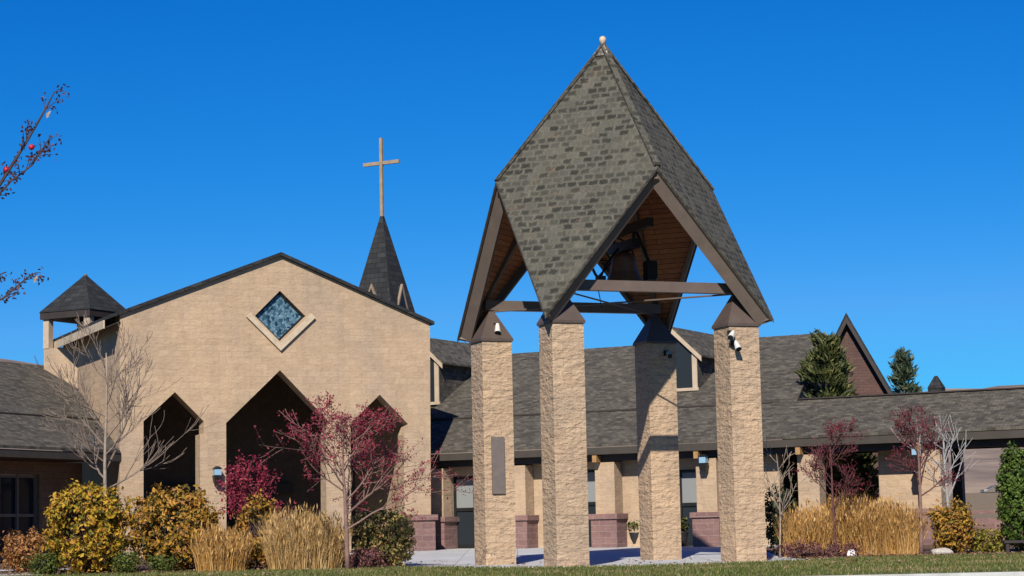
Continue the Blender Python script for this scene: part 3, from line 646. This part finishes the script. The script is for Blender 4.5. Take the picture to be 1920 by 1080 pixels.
yG = 75; pk = at(1587, 594, yG); GX = V((math.cos(R(-10)), math.sin(R(-10)), 0)); GN = V((-GX.y, GX.x, 0))
gb_ = thing('gabled_house', 'steep gabled building of dark purple brown block beyond the walkway roof', 'building', (pk.x, pk.y, -.5))
def G(s, n, z): return V((pk.x, pk.y, 0))+GX*s+GN*n+Z*z
hwG, zlo = 1.53, pk.z-2.9
m = MB(); m.prism([G(0, 0, pk.z-.05), G(-hwG, 0, zlo), G(-hwG, 0, -1), G(hwG, 0, -1), G(hwG, 0, zlo)], GN*8); m.build('wall', m_block('dark_brick', (.105, .062, .054), (.085, .050, .045), (.07, .043, .038), .02, .3, .1), gb_)
m = MB()
for q in (-1, 1): m.prism([G(0, -.35, pk.z), G(q*(hwG+.1), -.35, zlo-.2), G(q*(hwG+.1), 8.2, zlo-.2), G(0, 8.2, pk.z)], Z*.12)
m.build('roof', DARKROOF, gb_)
m = MB()
for q in (-1, 1): m.prism([G(0, -.36, pk.z-.004), G(q*(hwG+.1), -.36, zlo-.204), G(q*(hwG+.1)-q*.12, -.36, zlo-.204), G(0, -.36, pk.z-.26)], GN*.06)
m.build('rake_board', DKBROWN, gb_)
pv = at(1756, 728, 85); cv = V((pv.x, pv.y, 0)); m = pyr(cv, .3, pv.z, pv.z+.5, WD, WN, .05); m.box(cv+Z*(pv.z-1.5), .28, .28, 1.49, WD, WN)
single('roof_vent', m, DARKROOF, 'small dark pointed roof vent peeping above the walkway roof', 'vent')

# ------------------------------------------------------------------ lanterns
def lantern(p, n, t, label):
    T_ = thing('wall_lantern', label, 'lamp', tuple(p), 'wall lanterns on the piers')
    m = MB(); m.box(p-n*.02, .06, .02, .12, t, n); m.bar(p-n*.04+Z*.1, p-n*.22+Z*.1, .03, .03); m.build('bracket', BLACKM, T_)
    q = p-n*.20
    m = MB(); m.frustum([q-t*.10-n*.10+Z*-.22, q+t*.10-n*.10+Z*-.22, q+t*.10+n*.10+Z*-.22, q-t*.10+n*.10+Z*-.22], [q-t*.13-n*.13+Z*.02, q+t*.13-n*.13+Z*.02, q+t*.13+n*.13+Z*.02, q-t*.13+n*.13+Z*.02]); m.build('shade', BLACKM, T_)
    m = MB(); m.box(q+Z*.13, .11, .11, .10, t, n); m.build('glass', bpy.data.materials.get('lantern_glass') or m_glass('lantern_glass', (.22, .36, .48), .2), T_)
    m = MB(); m.frustum([q-t*.14-n*.14+Z*.235, q+t*.14-n*.14+Z*.235, q+t*.14+n*.14+Z*.235, q-t*.14+n*.14+Z*.235], [q-t*.04-n*.04+Z*.31, q+t*.04-n*.04+Z*.31, q+t*.04+n*.04+Z*.31, q-t*.04+n*.04+Z*.31]); m.build('lid', BLACKM, T_)
p = fp(404, 893); lantern(p, FN, FX, 'black lantern with bluish glass on the hall pier between two pointed openings')
p = hit(1324, 870, W(0, .28, 0), WN); lantern(p, WN, WD, 'black lantern with pale blue glass on the column between the two right pillars')
p = hit(1722, 855, W(0, .28, 0), WN); lantern(p, WN, WD, 'black lantern with pale blue glass among the red twigs at right')

# ------------------------------------------------------------------ plants
BARK = m_plain('pale_bark', (.30, .24, .19), .9, .3, 12); DBARK = m_plain('dark_bark', (.10, .065, .055), .9, .35, 12); MBARK = m_plain('mauve_bark', (.20, .12, .10), .9, .3, 12); REDBARK = m_plain('red_bark', (.10, .04, .04), .9, .3, 12); GBARK = m_plain('grey_bark', (.30, .29, .29), .9, .3, 12)
def rot_from(d, ang, rg):
    a = d.orthogonal().normalized(); a.rotate(Matrix.Rotation(rg.uniform(0, 2*math.pi), 3, d)); q = V(d); q.rotate(Matrix.Rotation(ang, 3, a)); return q
def grow(mb, p, d, Ln, r, lvl, rg, spread=(30, 55), up=.25, kids=(4, 6), tips=None, wob=.12, rmin=.006):
    n = 6; pts = [V(p)]; rad = [r]; dd = V(d)
    for k in range(n):
        dd = (dd+V((rg.gauss(0, wob), rg.gauss(0, wob), rg.gauss(0, wob)*.6+up*.16))).normalized(); pts.append(pts[-1]+dd*(Ln/n)); rad.append(max(r*(1-.62*(k+1)/n), rmin))
    mb.tube(pts, rad, 6 if r > .03 else 4)
    if tips is not None and lvl <= 1: tips += [(q, V(dd)) for q in pts[2:]]
    if lvl > 0:
        for c in range(rg.randint(*kids)):
            u = rg.uniform(.22, .98); k = min(int(u*n), n-1); q = lerp(pts[k], pts[k+1], u*n-k)
            grow(mb, q, rot_from((pts[k+1]-pts[k]).normalized(), R(rg.uniform(*spread)), rg), Ln*rg.uniform(.42, .66), rad[k]*.6, lvl-1, rg, spread, up, kids, tips, wob, rmin)
BARK2 = m_plain('twig_brown', (.20, .15, .12), .9, .3, 12)
def tree(name, label, px, py, y, height, seed, bark, trunk_h, r, limbs, lvl=2, leaf=None, nleaf=0, lsize=.05, up=.3, spread=(28, 50), lean=V((0,0,1)), limb_l=.55, group=None, cat='tree', jit=.12, az=None, kids=(4, 6), tilt=(30, 60), rmin=.006, bark2=None):
    rg = random.Random(seed); b0 = at(px, py, y); b0.z = gz(b0.x, b0.y)-.05
    t = thing(name, label, cat, tuple(b0), group); tips = []
    m = MB(); n = 8; pts = [b0]; rad = [r]; d = lean.normalized()
    for k in range(n):
        d = (d+V((rg.gauss(0, .03), rg.gauss(0, .03), .05))).normalized(); pts.append(pts[-1]+d*(height*.9/n)); rad.append(r*(1-.8*(k+1)/n))
    m.tube(pts, rad, 8); m.build('trunk', bark, t, True)
    m = MB()
    for c in range(limbs):
        u = lerp(trunk_h/height, .97, (c+rg.random()*.6)/limbs); k = min(int(u*n), n-1); q = lerp(pts[k], pts[k+1], u*n-k)
        a = rg.uniform(0, 6.283) if az is None else az[c % len(az)]+rg.gauss(0, .3); ti = R(rg.uniform(*tilt))
        dr_ = V((math.cos(a)*math.sin(ti), math.sin(a)*math.sin(ti), math.cos(ti)))
        grow(m, q, dr_, height*limb_l*(1.15-.75*u)*rg.uniform(.8, 1.15), rad[k]*.55, lvl-1, rg, spread, up, kids, tips, .1, rmin)
    m.build('branches', bark2 or bark, t)
    if leaf:
        m = MB()
        for i in range(nleaf):
            q, dd = tips[rg.randrange(len(tips))]
            c = q+V((rg.gauss(0, jit), rg.gauss(0, jit), rg.gauss(0, jit)))
            m.leaf(c, V((rg.gauss(0,1), rg.gauss(0,1), rg.gauss(0,1))).normalized(), V((rg.gauss(0,1), rg.gauss(0,1), rg.gauss(0,1))), lsize*rg.uniform(.6, 1.3), lsize*.45*rg.uniform(.6, 1.3))
        m.build('crown', leaf, t)
    return t
MAG = m_leaf('magenta_leaves', [(0, (.09, .010, .022)), (.4, (.24, .018, .048)), (.75, (.36, .035, .08)), (1, (.38, .09, .09))])
WINE = m_leaf('wine_leaves', [(0, (.06, .008, .018)), (.5, (.15, .015, .035)), (.85, (.24, .03, .05)), (1, (.3, .08, .07))])
tree('bare_tree', 'leafless pale tree with fanning branches behind the round yellow shrubs', 203, 1062, 52.6, 6.1, 5, BARK, 2.3, .07, 16, 3, up=.6, spread=(20, 42), limb_l=.385, kids=(4, 6), tilt=(38, 72), rmin=.006, bark2=BARK2, az=[0, 2.7, .5, 3.4, -.5, 2.2])
tree('crabapple_tree', 'purple leaved tree with open crown before the right pointed opening', 652, 1045, 50.5, 3.9, 11, MBARK, 1.0, .065, 14, 3, MAG, 6000, .036, up=.2, spread=(28, 52), limb_l=.58, tilt=(38, 75), jit=.05, kids=(4, 6))
tree('redbud_shrub', 'small bright magenta tree standing in the central pointed opening', 470, 1010, 55.5, 2.45, 21, REDBARK, .5, .045, 9, 2, MAG, 2600, .05, up=.5, limb_l=.62, jit=.07, tilt=(15, 55))
tree('red_tree', 'dark red twiggy tree rising from the tall grass right of the pavilion', 1566, 1030, 54.5, 3.5, 31, REDBARK, 1.0, .05, 12, 3, WINE, 1300, .036, up=.35, limb_l=.36, jit=.045, bark2=REDBARK, group='dark red trees by the walkway')
tree('red_tree', 'dark red tree with pale leaning trunk beside the pale boulder', 1727, 1035, 54.0, 3.9, 37, MBARK, 1.6, .06, 12, 3, WINE, 1300, .036, up=.45, limb_l=.34, jit=.045, bark2=REDBARK, lean=V((.05, 0, 1)), group='dark red trees by the walkway')
tree('birch_tree', 'bare white barked tree in front of the dark walkway post', 1783, 1030, 55.5, 3.5, 41, GBARK, 1.5, .065, 9, 2, up=.4, limb_l=.52, spread=(25, 50), rmin=.008, kids=(5, 7))
tree('bare_sapling', 'thin leafless sapling at the foot of the rightmost pillar', 1462, 1035, 54.0, 3.0, 43, BARK, .9, .03, 8, 2, up=.3, limb_l=.45)

def shrub(name, label, px, py, y, hw_, hh, leafm, nleaf, lsize, seed, group=None, lump=.09, flat=.85, cat='shrub', stemm=None, dens=34):
    rg = random.Random(seed); b0 = at(px, py, y); b0.z = gz(b0.x, b0.y)
    t = thing(name, label, cat, tuple(b0), group); c0_ = b0+Z*(hh*.53)
    m2 = MB()
    for k in range(9):
        a = rg.uniform(0, 6.28); m2.tube([b0-Z*.05, b0+V((math.cos(a)*hw_*.3, math.sin(a)*hw_*.3, hh*.35)), b0+V((math.cos(a)*hw_*.65, math.sin(a)*hw_*.65, hh*.75))], [.022, .016, .006], 5)
    m = MB(); area = hw_*hh*6; nc = max(40, int(area*dens)); cl = []
    for i in range(nc):
        d = V((rg.gauss(0,1), rg.gauss(0,1), rg.gauss(0,1))).normalized()
        lum = 1+lump*mn.noise(d*2.2+V((seed*3.7, 0, 0)))*2+lump*.8*mn.noise(d*5+V((0, seed*1.3, 0)))
        rr = (1-.42*rg.random()**1.6)*lum*(1.0 if rg.random() < .9 else 1.1); e = .8
        cl.append((V((math.copysign(abs(d.x)**e, d.x)*hw_, math.copysign(abs(d.y)**e, d.y)*hw_*flat, math.copysign(abs(d.z)**e, d.z)*hh*.5))*rr, d, rg.uniform(.7, 1.35)))
    sg = .62*math.sqrt(1/dens)*.62
    for i in range(nleaf):
        q, d, k = cl[rg.randrange(nc)]; p_ = c0_+q+V((rg.gauss(0,1), rg.gauss(0,1), rg.gauss(0,1)))*sg*k
        if p_.z < b0.z+.03: p_.z = b0.z+.03+rg.random()*.1
        nn = (d+V((rg.gauss(0,.7), rg.gauss(0,.7), rg.gauss(0,.7)))).normalized(); z_ = lsize*rg.uniform(.5, 1.4)
        m.leaf(p_, nn, V((rg.gauss(0,1), rg.gauss(0,1), rg.gauss(0,1))), z_, z_*rg.uniform(.35, .6))
    for i in range(0, nc, 3):   # twigs that carry the outer tufts
        q = cl[i][0]; m2.tube([c0_+q*.25-Z*hh*.1, c0_+q*.75, c0_+q*1.03], [.012, .008, .004], 4)
    m2.build('stems', stemm or DBARK, t)
    m.build('foliage', leafm, t); return t
YEL = m_leaf('yellow_leaves', [(0, (.04, .045, .010)), (.22, (.14, .13, .018)), (.45, (.42, .28, .025)), (.74, (.58, .35, .03)), (.9, (.52, .25, .045)), (1, (.34, .13, .05))])
YEL2 = m_leaf('golden_leaves', [(0, (.04, .04, .010)), (.26, (.15, .115, .018)), (.52, (.45, .26, .03)), (.8, (.48, .23, .04)), (1, (.34, .15, .07))])
ORA = m_leaf('orange_leaves', [(0, (.12, .05, .02)), (.5, (.36, .16, .05)), (1, (.45, .24, .09))])
VAR = m_leaf('variegated_leaves', [(0, (.06, .07, .02)), (.35, (.20, .18, .05)), (.7, (.42, .32, .11)), (1, (.48, .26, .11))])
GRN = m_leaf('green_leaves', [(0, (.03, .05, .01)), (.5, (.08, .11, .018)), (1, (.17, .17, .03))])
PUR = m_leaf('purple_leaves', [(0, (.06, .02, .025)), (.5, (.16, .06, .06)), (1, (.26, .12, .10))])
gy = 'large rounded yellow shrubs'
shrub('yellow_shrub', 'rounded bright yellow shrub below the bare tree, the left of the large pair', 163, 1072, 51.4, .98, 2.05, YEL, 9000, .062, 1, gy)
shrub('yellow_shrub', 'rounded golden yellow shrub below the left pointed opening', 330, 1060, 52.0, 1.04, 1.95, YEL2, 8500, .062, 2, gy)
shrub('golden_shrub', 'slim upright golden shrub between two clumps of tall dry grass', 484, 1058, 52.2, .45, 1.75, YEL2, 2600, .055, 3)
shrub('orange_shrub', 'small rounded orange brown shrub beside the glazed door', 45, 1045, 53.6, .50, .95, ORA, 3000, .045, 4)
gg = 'low green shrubs at the feet of the yellow ones'
shrub('green_shrub', 'low green shrub left of the bright yellow shrub', 84, 1076, 50.9, .34, .48, GRN, 1600, .04, 5, gg)
shrub('green_shrub', 'low green shrub in the gap between the two large yellow shrubs', 236, 1066, 51.0, .30, .45, GRN, 1300, .04, 6, gg)
shrub('green_shrub', 'low green shrub beneath the golden yellow shrub', 302, 1064, 51.2, .27, .38, GRN, 1000, .04, 7, gg)
shrub('variegated_shrub', 'dense round olive and cream shrub at the foot of the hall pier', 716, 1038, 53.5, .77, 1.42, VAR, 6500, .055, 8)
shrub('yellow_shrub', 'square trimmed yellow shrub beside the birch trunk', 1788, 1032, 54.2, .47, 1.22, YEL2, 3800, .055, 9)
shrub('yellow_green_shrub', 'low spreading yellow green shrub before the purple planter wall', 1850, 1032, 54.6, .55, .55, m_leaf('lime_leaves', [(0, (.06, .07, .012)), (.5, (.22, .19, .025)), (1, (.34, .27, .05))]), 2000, .045, 10)
shrub('purple_shrub', 'low mound of dull purple leaves below the crabapple tree', 685, 1058, 51.6, .50, .42, PUR, 1600, .04, 12)
shrub('purple_groundcover', 'spreading purple ground cover in front of the tall grass by the rightmost pillar', 1545, 1038, 53.2, 1.1, .34, PUR, 2200, .035, 13, flat=.4)
shrub('dark_shrub', 'dark leafy shrub on the shaded side of the rightmost pillar', 1463, 1035, 55.6, .42, 1.7, m_leaf('dark_green_leaves', [(0, (.012, .018, .008)), (.6, (.035, .05, .018)), (1, (.08, .09, .03))]), 2600, .055, 14)

def grass_clump(label, px, py, y, hw_, hh, n, seed, mat, group, dep=.7):
    rg = random.Random(seed); b0 = at(px, py, y); b0.z = gz(b0.x, b0.y); m = MB()
    for i in range(n):
        a = rg.uniform(0, 6.283); rr = math.sqrt(rg.random()); bx, by = math.cos(a)*rr*hw_*.86, math.sin(a)*rr*hw_*dep*.86
        d = V((bx/hw_*.10+rg.gauss(0, .10), by/hw_*.1+rg.gauss(0, .10), 1)).normalized()
        l_ = hh*rg.uniform(.45, 1.02)*(1-.22*(rr**4))*(.86+.22*mn.noise(V((bx*2.3, by*2.3, seed))))
        m.blade(b0+V((bx, by, -.02)), d, l_, rg.uniform(.007, .014), V((rg.gauss(0, .35)+bx*.15, rg.gauss(0, .35), -.12)), 4)
        if i % 3 == 0:
            q = b0+V((bx, by, 0))+d*l_*rg.uniform(.75, 1.0); m.leaf(q, V((rg.gauss(0,1), -1, rg.gauss(0,.4))).normalized(), V((rg.gauss(0,.25), 0, 1)), .09, .018)
    return single('ornamental_grass', m, mat, label, 'grass clump', group)
STRAW = m_leaf('straw', [(0, (.22, .12, .04)), (.4, (.42, .26, .10)), (.8, (.55, .37, .16)), (1, (.62, .46, .24))], .25)
STRAW2 = m_leaf('orange_straw', [(0, (.20, .10, .03)), (.4, (.42, .23, .07)), (.8, (.55, .32, .10)), (1, (.58, .40, .18))], .25)
go = 'tall dry ornamental grasses'
grass_clump('largest clump of tall straw coloured grass below the crabapple tree', 574, 1066, 51.5, 1.05, 1.82, 4200, 1, STRAW, go)
grass_clump('shorter straw clump between the golden shrubs left of the largest clump', 416, 1062, 51.2, .70, 1.35, 2400, 2, STRAW2, go)
grass_clump('orange straw clump nearest the rightmost pillar', 1512, 1038, 54.6, .66, 1.65, 2000, 3, STRAW2, go)
grass_clump('tall orange straw clump behind the purple ground cover', 1590, 1038, 55.0, .70, 1.95, 2400, 4, STRAW2, go)
grass_clump('straw clump with a white stone at its left foot', 1645, 1038, 54.4, .66, 1.8, 2200, 5, STRAW2, go)
grass_clump('reddish straw clump left of the leaning pale trunk', 1694, 1038, 54.2, .50, 1.6, 1700, 6, STRAW2, go)

def conifer(label, px, pybase, y, height, rad, seed, n, mat, name='pine_tree', lsz=.16, group=None, base=None, power=.9, low=.12):
    rg = random.Random(seed); b0 = at(px, pybase, y); b0.z = gz(b0.x, b0.y) if base is None else base
    t = thing(name, label, 'tree', tuple(b0), group); m = MB(); m.tube([b0, b0+Z*height*.5, b0+Z*height*.97], [.02*height, .012*height, .01], 7); m.build('trunk', DBARK, t)
    m = MB(); clumps = []
    for k in range(int(height*16)):
        u = low+(1-low)*rg.random()**1.15; a = rg.uniform(0, 6.283); rr = rad*(1-u)**power*rg.uniform(.55, 1.12)+.05
        tip = b0+V((math.cos(a)*rr, math.sin(a)*rr, u*height+rr*.25)); clumps.append((b0+Z*(u*height-.1*rr), tip))
    for i in range(n):
        p0, p1 = clumps[rg.randrange(len(clumps))]; u = 1-.75*rg.random()**1.5; q = lerp(p0, p1, u)+V((rg.gauss(0,.09), rg.gauss(0,.09), rg.gauss(0,.09)))*height*.16
        d = ((p1-p0).normalized()+Z*.7+V((rg.gauss(0,.5), rg.gauss(0,.5), rg.gauss(0,.5)))).normalized()
        m.leaf(q, rot_from(d, R(90), rg), d, lsz*rg.uniform(.6, 1.2), lsz*.22)
    m.build('crown', mat, t); return t
PINE = m_leaf('pine_needles', [(0, (.02, .03, .010)), (.5, (.06, .075, .022)), (.85, (.12, .125, .038)), (1, (.18, .16, .06))], .15)
CYP = m_leaf('cypress_green', [(0, (.03, .055, .008)), (.5, (.07, .12, .015)), (1, (.13, .19, .03))], .2)
conifer('dense dark pine rising between the walkway roof and the steep gabled building', 1550, 740, 68.7, 6.75, 1.75, 3, 13000, PINE, lsz=.17, power=.55)
conifer('small blue green pine far behind the walkway ridge', 1695, 728, 92, 7.9, 1.5, 4, 3000, m_leaf('far_needles', [(0, (.02, .035, .02)), (.6, (.05, .075, .04)), (1, (.10, .12, .06))], .15), lsz=.22, power=.6)
conifer('dark evergreen seen through the open walkway behind the red tree', 1618, 960, 71.0, 3.0, 1.0, 5, 3000, PINE, lsz=.13, power=.4)
conifer('narrow dark evergreen between the rightmost pillar and the next column', 1478, 960, 68.6, 2.9, .48, 6, 2200, PINE, lsz=.12, power=.4)
shrub('arborvitae', 'tall clipped bright green arborvitae at the right edge', 1914, 1008, 54.0, .50, 2.62, CYP, 15000, .045, 17, lump=.025, flat=1, cat='tree', dens=150)

# foreground tree: only its branch tips reach the picture at the left edge
rg = random.Random(12); ft = thing('fruit_tree', 'near tree whose dark twigs with a few red fruits reach in at the left edge', 'tree', (-6.6, 20, -.84)); tips = []
m = MB(); m.tube([(-6.6, 20, -.9), (-6.55, 20, .6), (-6.5, 20.05, 2.0), (-6.45, 20.1, 3.4)], [.12, .10, .08, .05], 8); m.build('trunk', DBARK, ft, True)
m = MB()
def twig(path, r0, side=8, ln=.20):
    pts = [at(a, b, 20) if isinstance(a, (int, float)) and not isinstance(b, V) else V(a) for a, b in path]
    m.tube(pts, [lerp(r0, .006, k/(len(pts)-1)) for k in range(len(pts))], 5)
    for s in range(side):
        u = rg.uniform(.45, 1)*(len(pts)-1); k = min(int(u), len(pts)-2); q = lerp(pts[k], pts[k+1], u-k); d = rot_from((pts[k+1]-pts[k]).normalized(), R(rg.uniform(25, 65)), rg)
        e = q+d*ln*rg.uniform(.4, 1); m.tube([q, lerp(q, e, .5)+V((0, 0, .01)), e], [.005, .004, .003], 4); tips.append(e); tips.append(lerp(q, e, .6))
twig([(-330, 640), (-200, 560), (-90, 455), (0, 345), (50, 265), (85, 205), (102, 172)], .03, 22, .20)
twig([(-90, 455), (-30, 395), (20, 340), (60, 310), (95, 255)], .014, 14, .16)
twig([(-330, 700), (-180, 640), (-60, 585), (5, 560), (40, 530), (62, 512)], .02, 12, .15)
twig([(-120, 560), (-40, 530), (12, 510)], .010, 6, .12)
twig([(-280, 560), (-170, 420), (-120, 250), (-60, 120)], .025, 10, .3)
m.build('branches', m_plain('dark_twig', (.055, .04, .045), .9, .3), ft)
m = MB()
for q in tips:
    for k in range(3):
        c = q+V((rg.gauss(0, .025), rg.gauss(0, .025), rg.gauss(0, .025))); m.leaf(c, V((rg.gauss(0,1), -1, rg.gauss(0,1))).normalized(), V((rg.gauss(0,1), 0, rg.gauss(0,1))), .022, .012)
m.build('foliage', m_leaf('dark_buds', [(0, (.03, .012, .02)), (.6, (.07, .035, .05)), (.9, (.12, .05, .05)), (1, (.3, .1, .08))]), ft)  # dark buds clustered on the twigs, drawn as small leaf shapes
REDF = m_plain('red_fruit', (.36, .015, .03), .35, .3)
for a, b in ((59, 274), (12, 316)):
    m = MB(); m.lathe(at(a, b, 20)-Z*.04, [(.006, 0), (.022, .010), (.031, .026), (.026, .046), (.009, .058)], 12); m.build('fruit', REDF, ft, True)
for a, b in ((90, 215), (66, 524)):
    m = MB(); c = at(a, b, 20); m.leaf(c, V((.3, -1, .2)).normalized(), V((.4, 0, 1)), .042, .020); m.leaf(c+V((.01, 0, .01)), V((-.5, -1, .3)).normalized(), V((.6, 0, 1)), .036, .018); m.build('dry_leaf', m_plain('dry_leaf', (.26, .21, .16), .7, .3), ft)

# ------------------------------------------------------------------ small things at the right
def rock(name, label, px, py, y, sx, sy, sz, mat, seed):
    b0 = at(px, py, y); b0.z = gz(b0.x, b0.y)+.01; m = MB(); n = 14; rows = 8
    for i in range(rows+1):
        th = math.pi*i/rows
        for j in range(n):
            ph = 2*math.pi*j/n; d = V((math.sin(th)*math.cos(ph), math.sin(th)*math.sin(ph), math.cos(th))); k = 1+.2*mn.noise(d*1.3+V((seed, 0, 0)))
            m.v.append((b0.x+d.x*sx*k, b0.y+d.y*sy*k, b0.z+sz*.6+d.z*sz*k))
    for i in range(rows):
        for j in range(n):
            q = (j+1) % n; m.f.append((i*n+j, (i+1)*n+j, (i+1)*n+q, i*n+q))
    return single(name, m, mat, label, 'rock')
STONE = m_plain('pale_stone', (.42, .38, .33), .9, .3, 8)
rock('boulder', 'pale flat boulder lying between the leaning trunk and yellow shrub', 1766, 1034, 53.6, .29, .22, .11, STONE, 3)
rock('white_stone', 'small white stone standing at the edge of the tall grass', 1597, 1040, 53.0, .12, .08, .12, m_plain('white_stone', (.8, .8, .78), .7, .1), 5)
pl = thing('planter_wall', 'low purple block planter wall left of the arborvitae', 'wall', tuple(W(ws(1850, 1.0), 1.0, -.5)))
u0, u1 = ws(1820, .9), ws(1990, .9)
m = MB(); m.prism([W(u0, .9, -.8), W(u1, .9, -.8), W(u1, 1.3, -.8), W(u0, 1.3, -.8)], Z*1.05); m.build('body', PURPLE, pl)
m = MB(); m.prism([W(u0-.05, .84, .252), W(u1+.05, .84, .252), W(u1+.05, 1.36, .252), W(u0-.05, 1.36, .252)], Z*.1); m.build('coping', PURPLE, pl)
bp = at(1912, 1030, 53.6); bz = gz(bp.x, bp.y); be = thing('timber_bench', 'low dark timber bench at the right edge of the lawn', 'bench', (bp.x, bp.y, bz))
m = MB(); m.box((bp.x, bp.y, bz+.30), .42, .16, .035); m.build('seat', DKBROWN, be)
for q in (-.33, .33):
    m = MB(); m.box((bp.x+q, bp.y, bz+.13), .04, .13, .134); m.build('leg', DKBROWN, be)
# potted plants beside the wing doors
POT = m_plain('dark_pot', (.03, .028, .03), .4, .2)
def pot(px, t_, h_, label, leafm, seed):
    rg = random.Random(seed); p = W(ws(px, t_), t_, 0); p.z = gz(p.x, p.y)+.02; T_ = thing('potted_plant', label, 'plant', tuple(p), 'potted plants under the colonnade')
    m = MB(); m.lathe(p, [(.16, 0), (.20, .2), (.25, .42), (.27, .45), (.23, .45), (.22, .40)], 14); m.build('pot', POT, T_, True)
    m = MB()
    for i in range(420):
        d = V((rg.gauss(0,1), rg.gauss(0,1), rg.gauss(0,1))).normalized()*rg.random()**.4
        m.leaf(p+V((d.x*.32, d.y*.32, .45+h_*.5+d.z*h_*.5)), V((rg.gauss(0,1), rg.gauss(0,1), rg.gauss(0,1))).normalized(), V((rg.gauss(0,1), rg.gauss(0,1), 1)), .06, .03)
    m.build('foliage', leafm, T_); return T_
pot(836, 1.0, .55, 'potted dried plant beside the door at the hall corner', ORA, 1)
pot(1190, 1.0, .5, 'dark potted plant in the gap left of the rear right pillar', GRN, 2)
pot(1275, 1.0, .5, 'dark potted plant below the window right of the rear right pillar', PINE, 3)
# distant houses on the slope seen through the walkway
def house(px, py, y, w_, h_, label, wm, seed):
    p = at(px, py, y); T_ = thing('distant_house', label, 'house', tuple(p), 'far houses on the slope')
    m = MB(); m.box(p+Z*h_*.5, w_, w_*.8, h_*.5+.6); m.build('wall', wm, T_)
    m = MB(); m.prism([p+V((-w_*1.12, -w_*.95, h_)), p+V((w_*1.12, -w_*.95, h_)), p+V((0, -w_*.95, h_+w_*.62))], V((0, w_*1.9, 0))); m.build('roof', GREYP, T_)
    m = MB(); m.box(p+V((0, -w_*.8-.03, h_*.5)), w_*.3, .04, h_*.22); m.build('window', GLASS, T_)
PALEG = m_plain('pale_green_wall', (.30, .34, .30), .7, .1, 1)
house(1864, 944, 420, 2.2, 2.2, 'pale green walled far house, lower of the two in the walkway opening', PALEG, 1)
house(1838, 930, 480, 2.2, 2.2, 'pale grey walled far house, upper of the two in the walkway opening', m_plain('pale_grey_wall', (.42, .42, .42), .7, .1, 1), 0)
for o in bpy.data.objects:
    if '_o' in o: del o['_o']
